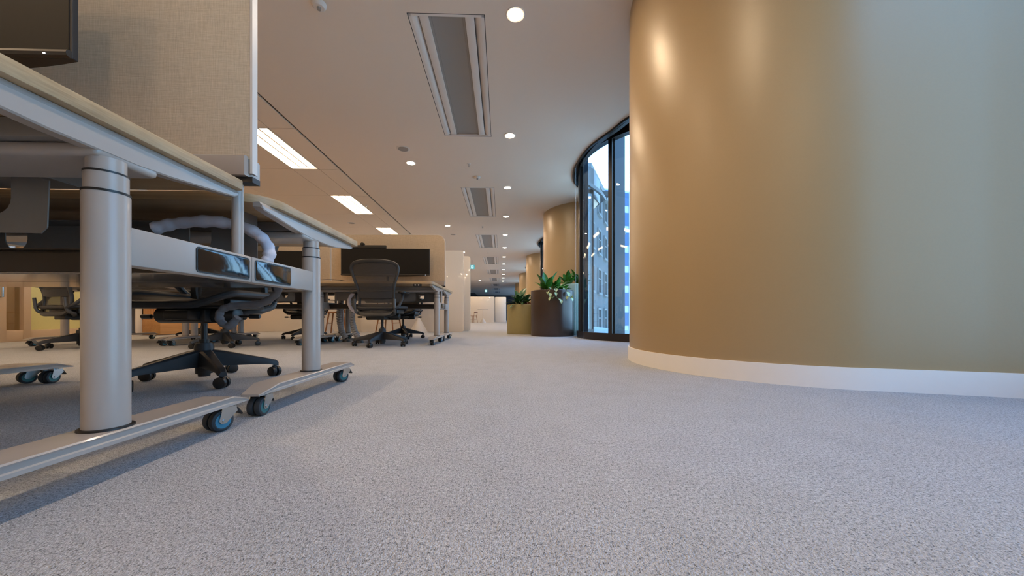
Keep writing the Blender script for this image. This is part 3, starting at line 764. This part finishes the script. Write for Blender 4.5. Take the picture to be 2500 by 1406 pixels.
for b, nb in ((0, 2), (1, 3)):
    for u in range(nb):
        for side in (0, 1):
            if side == 0:
                t = near0 if not usedn else copy_tree(near0); usedn = True
            else:
                t = far0 if not usedf else copy_tree(far0); usedf = True
            t.location = (UX-UP*u, BENCH[b], 0 if b == 0 else -0.0)
            t.rotation_euler = (0, 0, PI if side else 0)
            t['label'] = DL[(b, u, side)]

# fabric screens between the desks
def make_screen():
    t = thing('desk_screen', 'x', 'screen', (0, 0, 0), 0, 'beige fabric desk screens')
    pts = rrect(-0.7865, 0.7865, 0.845, 1.5035, [0, 0, 0.1035, 0.1035], 8)
    MB().prism(pts, -0.018, 0.005, 'y').build('fabric_panel', 'linen', t, bev=0.002)
    # white edge trim: a band around the sides and top
    o = rrect(-0.795, 0.795, 0.80, 1.512, [0, 0, 0.112, 0.112], 8); i = rrect(-0.787, 0.787, 0.80, 1.504, [0, 0, 0.104, 0.104], 8)
    n = len(o); vs = []; fs = []
    for y in (-0.0185, 0.0055):
        vs += [(p[0], y, p[1]) for p in o] + [(p[0], y, p[1]) for p in i]
    for a in range(1, n-1):
        b = a+1
        fs += [(a, b, n+b, n+a), (2*n+a, 3*n+a, 3*n+b, 2*n+b), (a, 2*n+a, 2*n+b, b), (n+a, n+b, 3*n+b, 3*n+a)]
    b = 0; a = n-1
    fs += [(a, b, n+b, n+a), (2*n+a, 3*n+a, 3*n+b, 2*n+b), (a, 2*n+a, 2*n+b, b), (n+a, n+b, 3*n+b, 3*n+a)]
    MB().add(vs, fs).build('edge_trim', 'trimwhite', t)
    MB().prism([(-0.034, 0.79), (0.034, 0.79), (0.036, 0.793), (0.036, 0.85), (0.032, 0.853), (-0.032, 0.853), (-0.036, 0.85), (-0.036, 0.793)], -0.782, 0.782, 'x').build('bottom_channel', 'frame', t)
    MB().box(-0.76, 0.795, -0.018, 0.018, 0.772, 0.7895).build('channel_base', 'black', t)
    for s in (1, -1): MB().cyl((s*0.736, 0, 0.541), (s*0.736, 0, 0.7715), 0.0165, n=28).build('support_post', 'frame', t)
    return t
sc0 = make_screen(); us = False
SL = {(0, 0): 'large beige linen desk screen nearest the camera', (0, 1): 'beige linen desk screen at the far left edge of the near bench',
      (1, 0): 'beige linen screen with rounded corner behind the wide monitor on the second bench', (1, 1): 'beige linen screen in the middle of the second bench',
      (1, 2): 'beige linen screen at the left end of the second bench'}
for b, nb in ((0, 2), (1, 3)):
    for u in range(nb):
        t = sc0 if not us else copy_tree(sc0); us = True
        t.location = (UX-UP*u, BENCH[b]-0.016, 0); t['label'] = SL[(b, u)]

# monitors
def make_monitor(label, loc, zc, led=True):
    t = thing('monitor', label, 'monitor', loc, 0, 'wide monitors')
    w, h = 0.60, 0.182
    def cy(x): return 0.0
    xs = [-w+2*w*i/24 for i in range(25)]
    zb, zt = zc-h, zc+h
    secs = [[(x, cy(x), zb), (x, cy(x), zt), (x, cy(x)+0.014+0.022*(1-abs(x/w)**3), zt-0.004), (x, cy(x)+0.014+0.045*(1-abs(x/w)**3), zc), (x, cy(x)+0.014+0.03*(1-abs(x/w)**3), zb-0.012*(1-abs(x/w)**4))] for x in xs]
    MB().loft(secs).build('casing', 'softblack', t, bev=0.0015, seg=1, ang=30)
    MB().grid(lambda u, v: ((-w+0.008+(2*w-0.016)*u), cy(-w+0.008+(2*w-0.016)*u)-0.0012, zb+0.016+(2*h-0.024)*v), 24, 2).build('screen_panel', 'screen', t)
    MB().tube([(-w+0.002+(2*w-0.004)*i/24, cy(-w+(2*w)*i/24)-0.003, zb+0.009) for i in range(25)], 0.010, 8).build('bottom_bezel', 'graphite', t)
    if led: MB().box(w-0.060, w-0.054, cy(w-0.057)-0.0125, cy(w-0.057)-0.0105, zb+0.004, zb+0.006).build('status_led', 'led', t)
    a = MB().cyl((0, 0.10, 0.0), (0, 0.10, zc), 0.017, n=18).cyl((0, 0.10, 0), (0, 0.10, 0.02), 0.04, n=18).box(-0.02, 0.02, 0.045, 0.10, zc-0.02, zc+0.02).box(-0.05, 0.05, 0.045, 0.058, zc-0.05, zc+0.05)
    a.build('stand_arm', 'graphite', t, bev=0.002, seg=1)
    return t
MY = -0.19
make_monitor('wide black monitor at the top left corner above the nearest desk', (UX-0.128, BENCH[0]-0.234, ZT), 1.197-ZT)
make_monitor('wide black monitor behind the grey mesh chair on the second bench', (UX+0.01, BENCH[1]+MY, ZT), 1.098-ZT)
make_monitor('black monitor half hidden behind the near desk leg on the second bench', (UX-UP, BENCH[1]+MY, ZT), 1.06-ZT, False)
make_monitor('black monitor at the left end of the second bench', (UX-2*UP, BENCH[1]+MY, ZT), 1.10-ZT, False)
vb = thing('video_bar', 'slim black video bar with camera on top of the second bench monitor', 'webcam', (UX-0.29, BENCH[1]+MY+0.045, 1.2795))
MB().box(-0.30, 0.31, -0.055, -0.025, 0.0, 0.045).build('bar_body', 'black', vb, bev=0.006)
MB().cyl((-0.01, -0.06, 0.055), (-0.01, -0.015, 0.06), 0.026, n=18).box(-0.02, 0.0, -0.05, -0.03, 0.04, 0.06).build('camera_head', 'black', vb, bev=0.003)
MB().cyl((-0.01, -0.063, 0.0548), (-0.01, -0.060, 0.055), 0.012, n=14).build('lens', 'gloss', vb)

# ------------------------------------------------------------------ office chairs
def make_chair(base_rot):
    t = thing('office_chair', 'x', 'chair', (0, 0, 0), 0, 'black mesh office chairs')
    # five-star base
    hubm = MB().lathe([(0, 0.028), (0.026, 0.028), (0.027, 0.042), (0.037, 0.043), (0.038, 0.10), (0.042, 0.11), (0.042, 0.185), (0.036, 0.205), (0.0, 0.205)], 28)
    base = hubm.build('base_hub', 'softblack', t)
    legm = MB()
    secs = []
    for r, w, zb, zt in ((0.02, 0.032, 0.080, 0.172), (0.08, 0.028, 0.080, 0.160), (0.20, 0.0215, 0.077, 0.127), (0.285, 0.019, 0.073, 0.104), (0.318, 0.019, 0.062, 0.094), (0.332, 0.015, 0.060, 0.080)):
        secs.append([(r, -w, zb), (r, w, zb), (r, w*0.95, zt-0.010), (r, w*0.6, zt), (r, -w*0.6, zt), (r, -w*0.95, zt-0.010)])
    lm = legm.loft(secs).mesh('leg', 'softblack', 0, ang=40)
    cm = MB()
    for s in (-1, 1): cm.cyl((0, s*0.006, 0.028), (0, s*0.025, 0.028), 0.028, 0.0265, n=24)
    cm.cyl((0, -0.008, 0.028), (0, 0.008, 0.028), 0.012, n=12)
    cmesh = cm.mesh('caster_wheel', 'black', 0.002, 2, 40)
    hood = MB().cyl((0.0, 0, 0.040), (0.0, 0, 0.062), 0.011, n=12).box(-0.014, 0.016, -0.006, 0.006, 0.02, 0.052).mesh('caster_stem', 'softblack', 0.002)
    for k in range(5):
        a = base_rot + 2*PI*k/5
        l = link('leg', lm, t, (0, 0, 0), (0, 0, a))
        c = link('caster', hood, t, (0.312*math.cos(a), 0.312*math.sin(a), 0), (0, 0, a+random.uniform(-1.2, 1.2)))
        link('caster_wheel', cmesh, c)
    MB().cyl((0, 0, 0.17), (0, 0, 0.325), 0.014, n=20).cyl((0, 0, 0.20), (0, 0, 0.225), 0.022, n=20).build('gas_lift', 'black', t)
    # tilt mechanism with levers
    MB().box(-0.085, 0.085, -0.17, 0.10, 0.318, 0.385).cyl((-0.20, 0.03, 0.352), (0.20, 0.03, 0.352), 0.042, n=20).box(-0.06, 0.06, 0.06, 0.17, 0.33, 0.375).build('tilt_mechanism', 'black', t, bev=0.008)
    for q in (-1, 1): MB().tube([(q*0.199, 0.02, 0.345), (q*0.250, 0.02, 0.345), (q*0.254, 0.02, 0.345), (q*0.30, 0.02, 0.345), (q*0.305, 0.02, 0.345)], [0.006, 0.006, 0.012, 0.012, 0.009], 10).build('tilt_lever', 'black', t)
    for s in (-1, 1):
        MB().tube(catmull([(s*0.08, -0.10, 0.36), (s*0.15, -0.13, 0.375), (s*0.205, -0.17, 0.385), (s*0.225, -0.225, 0.42), (s*0.226, -0.245, 0.55)], 6), [0.022]*6+[0.020]*6+[0.017]*6+[0.014]*7, 10).build('side_link', 'greypl', t)
    # seat
    so = rrect(-0.255, 0.255, -0.22, 0.235, [0.10, 0.10, 0.13, 0.13], 6)
    def sz(x, y): return 0.445 + 0.018*(abs(x)/0.25)**2 - (0.045*((y-0.12)/0.12)**2 if y > 0.12 else 0) - 0.006*(y/0.2)**2
    MB().tube([(x, y, sz(x, y)) for x, y in so], 0.018, 10, closed=True).build('seat_frame', 'softblack', t)
    nn = len(so); vs = [(0, 0, sz(0, 0)-0.022)]; fs = []
    for q in (0.35, 0.7, 1.0):
        vs += [(x*q, y*q, sz(x*q, y*q)-0.022*(1-q*q)) for x, y in so]
    for i in range(nn):
        j = (i+1) % nn; fs.append((0, 1+i, 1+j))
        for r_ in range(2): fs.append((1+r_*nn+i, 1+(r_+1)*nn+i, 1+(r_+1)*nn+j, 1+r_*nn+j))
    MB().add(vs, fs).build('seat_mesh', 'meshf', t)
    MB().box(-0.20, 0.20, -0.10, 0.11, 0.385, 0.402).box(-0.225, -0.19, -0.14, 0.12, 0.385, 0.432).box(0.19, 0.225, -0.14, 0.12, 0.385, 0.432).build('seat_pan', 'black', t, bev=0.006)
    # back
    prof = [(0.0, .362), (.10, .362), (.155, .370), (.190, .395), (.203, .44), (.205, .50), (.202, .57), (.208, .64), (.228, .73), (.255, .81), (.273, .875), (.272, .915), (.252, .948), (.205, .970), (.11, .982), (0.0, .985)]
    def by(x, z):
        v = (z-0.36)/0.62
        return -0.235 + 0.03*math.sin(min(v, 0.6)/0.6*PI) - 0.11*max(0, v-0.3)**1.3 + 0.7*x*x
    half = catmull([(a, 0, b) for a, b in prof], 3)
    loop = [(p.x, p.z) for p in half] + [(-p.x, p.z) for p in half[-2:0:-1]]
    secs = []
    m = len(loop)
    for i in range(m):
        x, z = loop[i]; xa, za = loop[i-1]; xb, zb = loop[(i+1) % m]
        tv = Vector((xb-xa, zb-za)).normalized(); nv = Vector((tv.y, -tv.x))
        wd = 0.020 + (0.006 if z > 0.9 else 0) + (0.010 if z < 0.40 else 0)
        y = by(x, z)
        secs.append([(x+nv.x*0.010, y-0.004, z+nv.y*0.010), (x+nv.x*0.006, y+0.013, z+nv.y*0.006), (x-nv.x*wd, y+0.010, z-nv.y*wd), (x-nv.x*wd*1.1, y-0.003, z-nv.y*wd*1.1), (x-nv.x*wd*0.6, y-0.018, z-nv.y*wd*0.6), (x+nv.x*0.004, y-0.018, z+nv.y*0.004)])
    secs.append(secs[0])
    MB().loft(secs, False).build('back_frame', 'graphite', t, ang=50)
    hs = [(a, b) for a, b in [(p.x, p.z) for p in half]]
    def hw(z):
        best = 0
        for (a0, z0), (a1, z1) in zip(hs[:-1], hs[1:]):
            if min(z0, z1)-1e-6 <= z <= max(z0, z1)+1e-6 and abs(z1-z0) > 1e-6:
                best = max(best, a0+(a1-a0)*(z-z0)/(z1-z0))
        return best
    def bm_(u, v):
        z = 0.368+(0.978-0.368)*v; w = max(hw(z)-0.012, 0.05); x = (2*u-1)*w
        return (x, by(x, z), z)
    MB().grid(bm_, 14, 26).build('back_mesh', 'meshf', t)
    MB().grid(lambda u, v: ((2*u-1)*0.19, by((2*u-1)*0.19, 0.56+0.06*v)-0.018, 0.555+0.075*v+0.012*(2*u-1)**2), 12, 3).build('lumbar_pad', 'softblack', t)
    # armrests
    for s in (-1, 1):
        a = MB().tube(catmull([(s*0.222, -0.235, 0.44), (s*0.262, -0.19, 0.48), (s*0.275, -0.12, 0.56), (s*0.275, -0.09, 0.625)], 5), 0.017, 10).build('armrest', 'softblack', t)
        MB().prism(rrect(s*0.275-0.045, s*0.275+0.045, -0.17, 0.075, 0.04), 0.622, 0.645, 'z').build('arm_pad', 'black', a, bev=0.006)
    return t
CH = [((-1.43, 4.33), R(-2), R(193), 'grey mesh office chair seen from behind, pulled up to the second bench'),
      ((-1.585, 1.95), R(180), R(-39)-PI, 'dark office chair pushed in under the near desks, base and casters showing'),
      ((-3.22, 4.25), R(10), R(20), 'office chair in the middle of the second bench, seen under the near desk'),
      ((-4.66, 4.10), R(-14), R(200), 'office chair at the far left beside the yellow-green glazed door'),
      ((-1.60, 5.86), R(178), R(-25), 'office chair behind the second bench, next to the right desk legs'),
      ((-3.12, 5.78), R(184), R(10), 'office chair behind the middle of the second bench, seen in front of oak panelling'),
      ((-4.85, 5.95), R(175), R(40), 'office chair behind the left end of the second bench')]
for (x, y), rz, br, lab in CH:
    t = make_chair(br); t.location = (x, y, 0); t.rotation_euler = (0, 0, rz); t['label'] = lab

# ------------------------------------------------------------------ cables
def sleeve(name, pts, r, label, cat, mat, ribs=False, group=None):
    base = Vector(pts[-1]); P = catmull(pts, 7)
    rr = [r*(1+0.10*math.sin(i*1.7)+0.06*math.sin(i*0.6)) for i in range(len(P))]
    t = thing(name, label, cat, tuple(base), 0, group)
    MB().tube([p-base for p in P], rr, 12).build('sleeve_cloth', mat, t)
    return t
BY = BENCH[0]
sleeve('cable_sleeve', [(-1.27, 1.34, 0.665), (-1.20, 1.36, 0.69), (-1.08, 1.37, 0.70), (-0.97, 1.38, 0.68), (-0.90, 1.385, 0.63), (-0.885, 1.385, 0.575), (-0.91, 1.375, 0.535), (-0.97, 1.36, 0.525)], 0.021,
       'white cloth cable sleeve arching under the rounded desk top', 'cable sleeve', 'sleeve')
sleeve('cable_sleeve', [(-0.99, 1.60, 0.50), (-1.00, 1.62, 0.45), (-1.08, 1.64, 0.405), (-1.20, 1.66, 0.395), (-1.27, 1.66, 0.375), (-1.28, 1.66, 0.33), (-1.24, 1.66, 0.30), (-1.20, 1.66, 0.34)], 0.016,
       'cable sleeve coloured darker for shade, looping below the near side beam', 'cable sleeve', 'sleeve_shade')
def cable_chain(x, y, label):
    t = thing('cable_chain', label, 'cable chain', (x, y, 0), 0, 'vertebra cable chains')
    P = catmull([(0.0, 0.05, 0.69), (-0.005, 0.02, 0.60), (-0.015, 0, 0.50), (-0.02, -0.01, 0.40), (-0.015, -0.02, 0.30), (0.01, -0.03, 0.20), (0.05, -0.05, 0.11), (0.10, -0.06, 0.045)], 3)
    for i in range(0, len(P)-1):
        d = (P[i+1]-P[i]).normalized(); a = P[i]+d*0.002; b = P[i]+(P[i+1]-P[i])*0.82
        MB().cyl(a, b, 0.040, 0.034, n=14).build('link', 'greyrib', t)
    MB().tube(P, 0.012, 8).build('cable_core', 'graphite', t)
    MB().cyl((0.10, -0.06, 0.0), (0.10, -0.06, 0.035), 0.055, 0.045, n=18).build('floor_base', 'graphite', t)
cable_chain(-2.0, 4.90, 'grey segmented cable chain dropping to the floor left of the mesh chair')
cable_chain(-2.27, 5.12, 'second segmented cable chain close behind the second bench leg')
sleeve('cable_sleeve', [(-1.70, 4.72, 0.66), (-1.82, 4.70, 0.675), (-1.93, 4.68, 0.64), (-1.975, 4.68, 0.55), (-1.95, 4.70, 0.45), (-1.88, 4.72, 0.41), (-1.78, 4.74, 0.42)], 0.022,
       'pale curved cable sleeve left of the grey mesh chair', 'cable sleeve', 'sleeve')
cb1 = MB().tube(catmull([(-2.20, 4.22, 0.55), (-2.21, 4.225, 0.70), (-2.19, 4.245, 0.765), (-2.10, 4.30, 0.79), (-1.98, 4.40, 0.795), (-1.86, 4.5, 0.776)], 8), 0.004, 6).build('power_cable', 'cablem'); tag(cb1, 'thin black cable running over the edge of the second bench desk', 'cable')
ps = thing('power_socket', 'small black double socket under the front edge of the second bench desk', 'socket', (-1.0, 4.28, 0.7395))
MB().box(-0.045, 0.045, -0.025, 0.025, -0.028, 0.0).build('socket_body', 'black', ps, bev=0.003)
for s in (-1, 1): MB().cyl((s*0.02, -0.0265, -0.014), (s*0.02, -0.0252, -0.014), 0.008, n=12).build('outlet', 'devwhite', ps)

# ------------------------------------------------------------------ white boards, cone tables, wooden stools
def whiteboard(x0, x1, y, h, label, z0=0.0, r=0.06):
    t = thing('white_partition', label, 'partition', ((x0+x1)/2, y, 0), 0, 'glossy white partitions')
    w = (x1-x0)/2
    MB().prism(rrect(-w, w, 0.0, h, r), -0.025, 0.025, 'y').build('board', 'board', t, bev=0.004)
    for s in (-1, 1): MB().box(s*(w-0.35)-0.03, s*(w-0.35)+0.03, 0.027, 0.2, 0.0, 0.02).build('floor_foot', 'chrome', t, bev=0.002)
whiteboard(-3.30, -0.885, 8.48, 1.92, 'tall glossy white partition right behind the second bench, reflecting the ceiling lamps')
whiteboard(-6.30, -3.32, 8.78, 1.92, 'white partition behind the middle of the second bench')
whiteboard(-3.30, -0.80, 9.25, 1.92, 'second white partition peeking out just behind the tall glossy one')
whiteboard(-3.6, -0.46, 24.2, 1.75, 'distant white partition at the end of the corridor, left half')
whiteboard(-0.44, 0.33, 24.6, 1.75, 'distant pale partition with rounded corner at the end of the corridor, right half')
def cone_table(x, y, label, h=0.74, cone=0.34, cr=0.20):
    t = thing('cone_table', label, 'table', (x, y, 0), 0, 'cone-footed tables')
    MB().lathe([(0, 0), (cr, 0), (cr, 0.012), (0.022, cone), (0, cone)], 40).build('cone_foot', 'trimwhite', t)
    MB().cyl((0, 0, cone-0.01), (0, 0, h-0.03), 0.016, n=16).build('pole', 'trimwhite', t)
    MB().lathe([(0, h-0.03), (0.06, h-0.03), (0.33, h-0.022), (0.34, h-0.012), (0.335, h), (0, h)], 48).build('table_top', 'trimwhite', t)
cone_table(-1.86, 8.08, 'white cone-footed table behind the second bench, right one')
cone_table(-3.95, 8.10, 'white cone-footed table behind the second bench, left one')
cone_table(-1.18, 22.9, 'distant white cone-footed table at the end of the corridor', 0.88, 0.30, 0.20)
def wood_stool(x, y, rz, label, h=0.46, back=0.36):
    t = thing('wooden_chair', label, 'chair', (x, y, 0), rz, 'brown wooden chairs')
    MB().prism(rrect(-0.19, 0.19, -0.18, 0.19, 0.05), h-0.025, h).build('seat', 'walnut', t, bev=0.004)
    for sx in (-1, 1):
        for sy in (-1, 1):
            MB().cyl((sx*0.205, sy*0.20, 0.0), (sx*0.15, sy*0.14, h-0.024), 0.012, 0.016, n=12).build('leg', 'walnut', t)
        MB().cyl((sx*0.15, -0.155, h), (sx*0.165, -0.205, h+back), 0.012, n=10).build('back_post', 'walnut', t)
    MB().box(-0.185, 0.185, -0.215, -0.19, h+back-0.08, h+back).build('backrest', 'walnut', t, bev=0.004)
    for sy in (-1, 1): MB().cyl((-0.175, sy*0.17, 0.22), (0.175, sy*0.17, 0.22), 0.008, n=8).build('stretcher', 'walnut', t)
wood_stool(-3.45, 7.65, R(100), 'brown wooden chair beside the left cone table')
wood_stool(-2.45, 7.85, R(-100), 'brown wooden chair beside the right cone table, behind the mesh chair')
wood_stool(-1.78, 22.6, R(60), 'distant brown wooden chair at the end of the corridor', 0.45, 0.25)

# ------------------------------------------------------------------ planters and plants
def planter(x, y, r, h, mat, label):
    t = thing('planter', label, 'planter', (x, y, 0), 0, 'round planters by the window')
    MB().lathe([(0, 0), (r-0.012, 0), (r-0.004, 0.006), (r, 0.02), (r, h-0.008), (r-0.006, h), (r-0.026, h), (r-0.03, h-0.01), (r-0.03, h-0.05)], 72).build('pot', mat, t)
    MB().lathe([(0, h-0.045), (r*0.5, h-0.04), (r-0.031, h-0.05)], 40).build('soil', 'soil', t)
planter(0.95, 6.62, 0.40, 0.835, 'brownpot', 'large dark brown round planter in the middle of the three')
planter(0.475, 7.48, 0.355, 0.605, 'olive', 'lowest olive green round planter on the left')
planter(1.44, 7.17, 0.33, 0.998, 'palepot', 'tallest pale mint green planter behind the brown one')
def leaf_mesh(mat, w, fold, bend, tip=1.6, nv=10):
    def fn(u, v):
        s = 2*u-1
        prof = max(0.0, math.sin(PI*min(1, v**0.9)))**0.65 * (1-0.15*v)
        x = s*w*prof
        ang = bend*v
        yy = (math.sin(ang)/bend if abs(bend) > 1e-3 else v); zz = ((1-math.cos(ang))/bend if abs(bend) > 1e-3 else 0)
        return (x, yy, -zz + fold*abs(x))
    return MB().grid(fn, 4, nv).mesh('leaf', M[mat], 0, ang=60, recalc=False)
LM = dict(broad=leaf_mesh('leaf', 0.17, 0.30, 0.5), strap=leaf_mesh('leafl', 0.13, 0.3, 1.5), dark=leaf_mesh('leafd', 0.16, 0.3, 0.6), light=leaf_mesh('leafl', 0.2, 0.3, 1.0),
          var=leaf_mesh('leafv', 0.34, 0.3, 1.1), pink=leaf_mesh('leafp', 0.3, 0.3, 1.0), small=leaf_mesh('leafd', 0.22, 0.4, 0.9), mid=leaf_mesh('leaf', 0.24, 0.4, 1.0))
def plant(name, label, x, y, z, leaves, stems=()):
    t = thing(name, label, 'plant', (x, y, z), 0, 'plants in the planters')
    MB().cyl((0, 0, -0.03), (0, 0, 0.04), 0.014, 0.010, n=8).build('stem', 'stem', t)
    for kind, az, el, ln, wd, (ox, oy, oz) in leaves:
        link('leaf', LM[kind], t, (ox, oy, oz), (R(el), 0, R(az)), (ln*wd, ln, ln))
        MB().tube([(0.2*ox, 0.2*oy, -0.02), (0.7*ox, 0.7*oy, oz*0.5), (ox, oy, oz+0.004)], 0.0035, 5).build('petiole', 'stem', t)
    for s in stems: MB().tube(catmull(s, 5), 0.0045, 6).build('vine', 'stem', t)
    return t
def rosette(kind, n, l0, l1, e0, e1, wd=1.0, r=0.03, z=0.02, a0=0, dz=0.0):
    out_ = []
    for i in range(n):
        q = i/max(1, n-1); az = a0 + i*137.5 + random.uniform(-12, 12)
        out_.append((kind, az, e0+(e1-e0)*q+random.uniform(-5, 5), l1+(l0-l1)*q*0.9+random.uniform(-0.02, 0.02), wd*random.uniform(0.9, 1.15), (-r*math.sin(R(az)), r*math.cos(R(az)), z+dz*q)))
    return out_
plant('broad_leaf_plant', 'upright glossy broad-leaved plant in the brown planter', 0.84, 6.52, 0.80, rosette('broad', 9, 0.40, 0.24, 38, 86, 1.2, 0.05, 0.03) + rosette('light', 6, 0.2, 0.16, 15, 60, 1.0, 0.06, a0=70))
plant('broad_leaf_plant', 'arching strap-leaved plant at the back of the brown planter', 1.05, 6.72, 0.80, rosette('strap', 9, 0.44, 0.34, 48, 84, 0.9, a0=40) + rosette('broad', 5, 0.34, 0.26, 50, 82, 1.0, a0=15))
plant('low_filler_plant', 'low rounded dark foliage at the right rim of the brown planter', 1.10, 6.46, 0.80, rosette('mid', 14, 0.17, 0.14, 10, 70, 1.1, 0.05))
def vine_leaves(path, kind, sz):
    P = catmull(path, 4); o = []
    for i in range(2, len(P), 3):
        p = P[i]; o.append((kind, random.uniform(130, 230)+(i % 2)*70-35, random.uniform(-55, -10), sz*random.uniform(0.8, 1.2), 1.0, tuple(p)))
    return o
v1 = [(0, 0, 0.03), (-0.02, -0.16, 0.09), (0.0, -0.27, 0.05), (-0.02, -0.33, -0.04), (0.02, -0.335, -0.12), (0.08, -0.335, -0.16)]
v2 = [(0, 0, 0.03), (0.12, -0.15, 0.08), (0.19, -0.25, 0.05), (0.20, -0.30, -0.03), (0.26, -0.29, -0.11), (0.30, -0.26, -0.07)]
v3 = [(0, 0, 0.03), (-0.10, -0.13, 0.09), (-0.12, -0.26, 0.04), (-0.10, -0.33, -0.06), (-0.06, -0.345, -0.14)]
def vineplant(x, y, z, label, vines, kind='var', sz=0.10):
    t = thing('trailing_vine', label, 'plant', (x, y, z), 0, 'plants in the planters')
    for v in vines:
        MB().tube(catmull(v, 5), 0.004, 6).build('vine', 'stem', t)
        for kd, az, el, ln, wd, p in vine_leaves(v, kind, sz):
            link('leaf', LM[kd], t, p, (R(el), 0, R(az)), (ln*wd, ln, ln))
vineplant(0.96, 6.54, 0.80, 'variegated trailing vine hanging over the front of the brown planter', [v1, v2, v3])
plant('fern_plant', 'dark feathery plant with one tall leaf in the olive planter', 0.36, 7.36, 0.57, rosette('small', 22, 0.20, 0.26, 5, 80, 0.9, 0.05, dz=0.08) + [('dark', -30, 62, 0.44, 1.1, (0.02, 0, 0.1)), ('dark', 20, 66, 0.34, 1.0, (0, 0, 0.1)), ('dark', 60, 50, 0.26, 1.0, (0, 0, 0.08))])
plant('pink_leaf_plant', 'low coral pink leaved plant at the right of the olive planter', 0.60, 7.30, 0.57, rosette('pink', 10, 0.15, 0.12, 5, 60, 1.0, 0.05) + rosette('light', 5, 0.26, 0.2, 30, 70, 0.7, a0=80))
plant('bushy_plant', 'small dark bushy plant at the back of the olive planter', 0.52, 7.62, 0.57, rosette('small', 16, 0.24, 0.2, 20, 80, 0.9, 0.04, dz=0.1))
plant('broad_leaf_plant', 'upright broad-leaved plant in the pale green planter, left one', 1.33, 7.05, 0.96, rosette('broad', 8, 0.34, 0.24, 42, 84, 1.15, 0.04, a0=60) + rosette('light', 5, 0.18, 0.14, 15, 55, 1.0, 0.06))
plant('broad_leaf_plant', 'upright pointed plant in the pale green planter, right one', 1.55, 7.10, 0.96, rosette('broad', 8, 0.40, 0.28, 50, 86, 1.0, 0.04, a0=10))
plant('bushy_plant', 'fine dark bushy plant at the right rim of the pale planter', 1.60, 6.99, 0.96, rosette('small', 18, 0.18, 0.16, 10, 80, 0.7, 0.06, dz=0.12))
sw = thing('thermostat', 'small white wall control on the second rounded tan wall', 'wall control', (1.008, 8.36, 1.36))
MB().box(-0.012, 0.012, -0.035, 0.035, -0.10, 0.10).build('plate', 'devwhite', sw, bev=0.003)
MB().box(-0.0145, -0.0122, -0.015, 0.015, 0.01, 0.05).build('button', 'graphite', sw)

# ------------------------------------------------------------------ buildings seen through the curved window
def building(name, label, p0, p1, depth, zb, zt, floors, bays, wallm, glassm, winw, winh, trimm=None, bands=False):
    a = Vector((p0[0], p0[1])); b = Vector((p1[0], p1[1])); d = (b-a); L = d.length; d.normalize()
    ang = math.atan2(d.y, d.x)
    t = thing(name, label, 'building', (p0[0], p0[1], zb), ang)
    Hh = zt-zb
    MB().box(0, L, -depth, 0.0, 0, Hh).build('wall', wallm, t)
    fh = Hh/floors; bw = L/bays
    if trimm:
        MB().box(-0.2, L+0.2, -0.3, 0.35, Hh-0.5, Hh).build('cornice', trimm, t)
    if bands:
        bm1 = MB().box(0.1, L-0.1, 0.0, 0.06, 0.9, fh-0.3).mesh('window_band', glassm)
        for f in range(floors):
            w = link('window_band', bm1, t, (0, 0, f*fh))
            for q in range(bays+1):
                pass
        mm = MB().box(-0.04, 0.04, 0.06, 0.12, 0.9, Hh-0.3).mesh('facade_mullion', wallm)
        for q in range(1, bays): link('facade_mullion', mm, t, (q*bw, 0, 0))
    else:
        wm = MB().box(-winw/2, winw/2, 0.002, 0.03, 0, winh).mesh('window', glassm)
        fm = MB().box(-winw/2-0.12, -winw/2, 0.0, 0.12, -0.1, winh+0.15).box(winw/2, winw/2+0.12, 0, 0.12, -0.1, winh+0.15).box(-winw/2, winw/2, 0, 0.12, winh, winh+0.15).box(-winw/2-0.2, winw/2+0.2, 0, 0.2, -0.18, 0).box(-0.03, 0.03, 0.03, 0.07, 0, winh).box(-winw/2, winw/2, 0.03, 0.07, winh*0.6, winh*0.64).mesh('window_surround', trimm or wallm)
        for f in range(floors):
            for q in range(bays):
                w = link('window', wm, t, (bw*(q+0.5), 0, f*fh+fh*0.28)); link('window_surround', fm, w)
    return t
# facade direction chosen so that its left normal looks back to the office
building('stone_building', 'old grey stone building with sash windows outside the curved window', (16.5, 48.0), (6.6, 27.2), 2.5, -30.0, 12.1, 12, 7, 'stone', 'wglass', 1.3, 2.0, 'stonetrim')
pb = building('office_tower', 'pale office block with blue window bands seen at the edge of the rounded wall', (34.0, 66.0), (16.0, 60.0), 10.0, -30.0, 22.5, 15, 14, 'pale', 'bluegl', 2, 2, None, True)
sg = thing('street_sign', 'small red and white sign on the pale block outside', 'sign', (19.65, 60.6, 12.2))
MB().box(-0.9, 0.9, -0.25, -0.05, 0, 2.0).build('sign_board', 'red', sg)
MB().box(-0.65, 0.65, -0.29, -0.252, 0.9, 1.15).box(-0.12, 0.12, -0.29, -0.252, 0.35, 1.7).build('sign_mark', 'signw', sg)
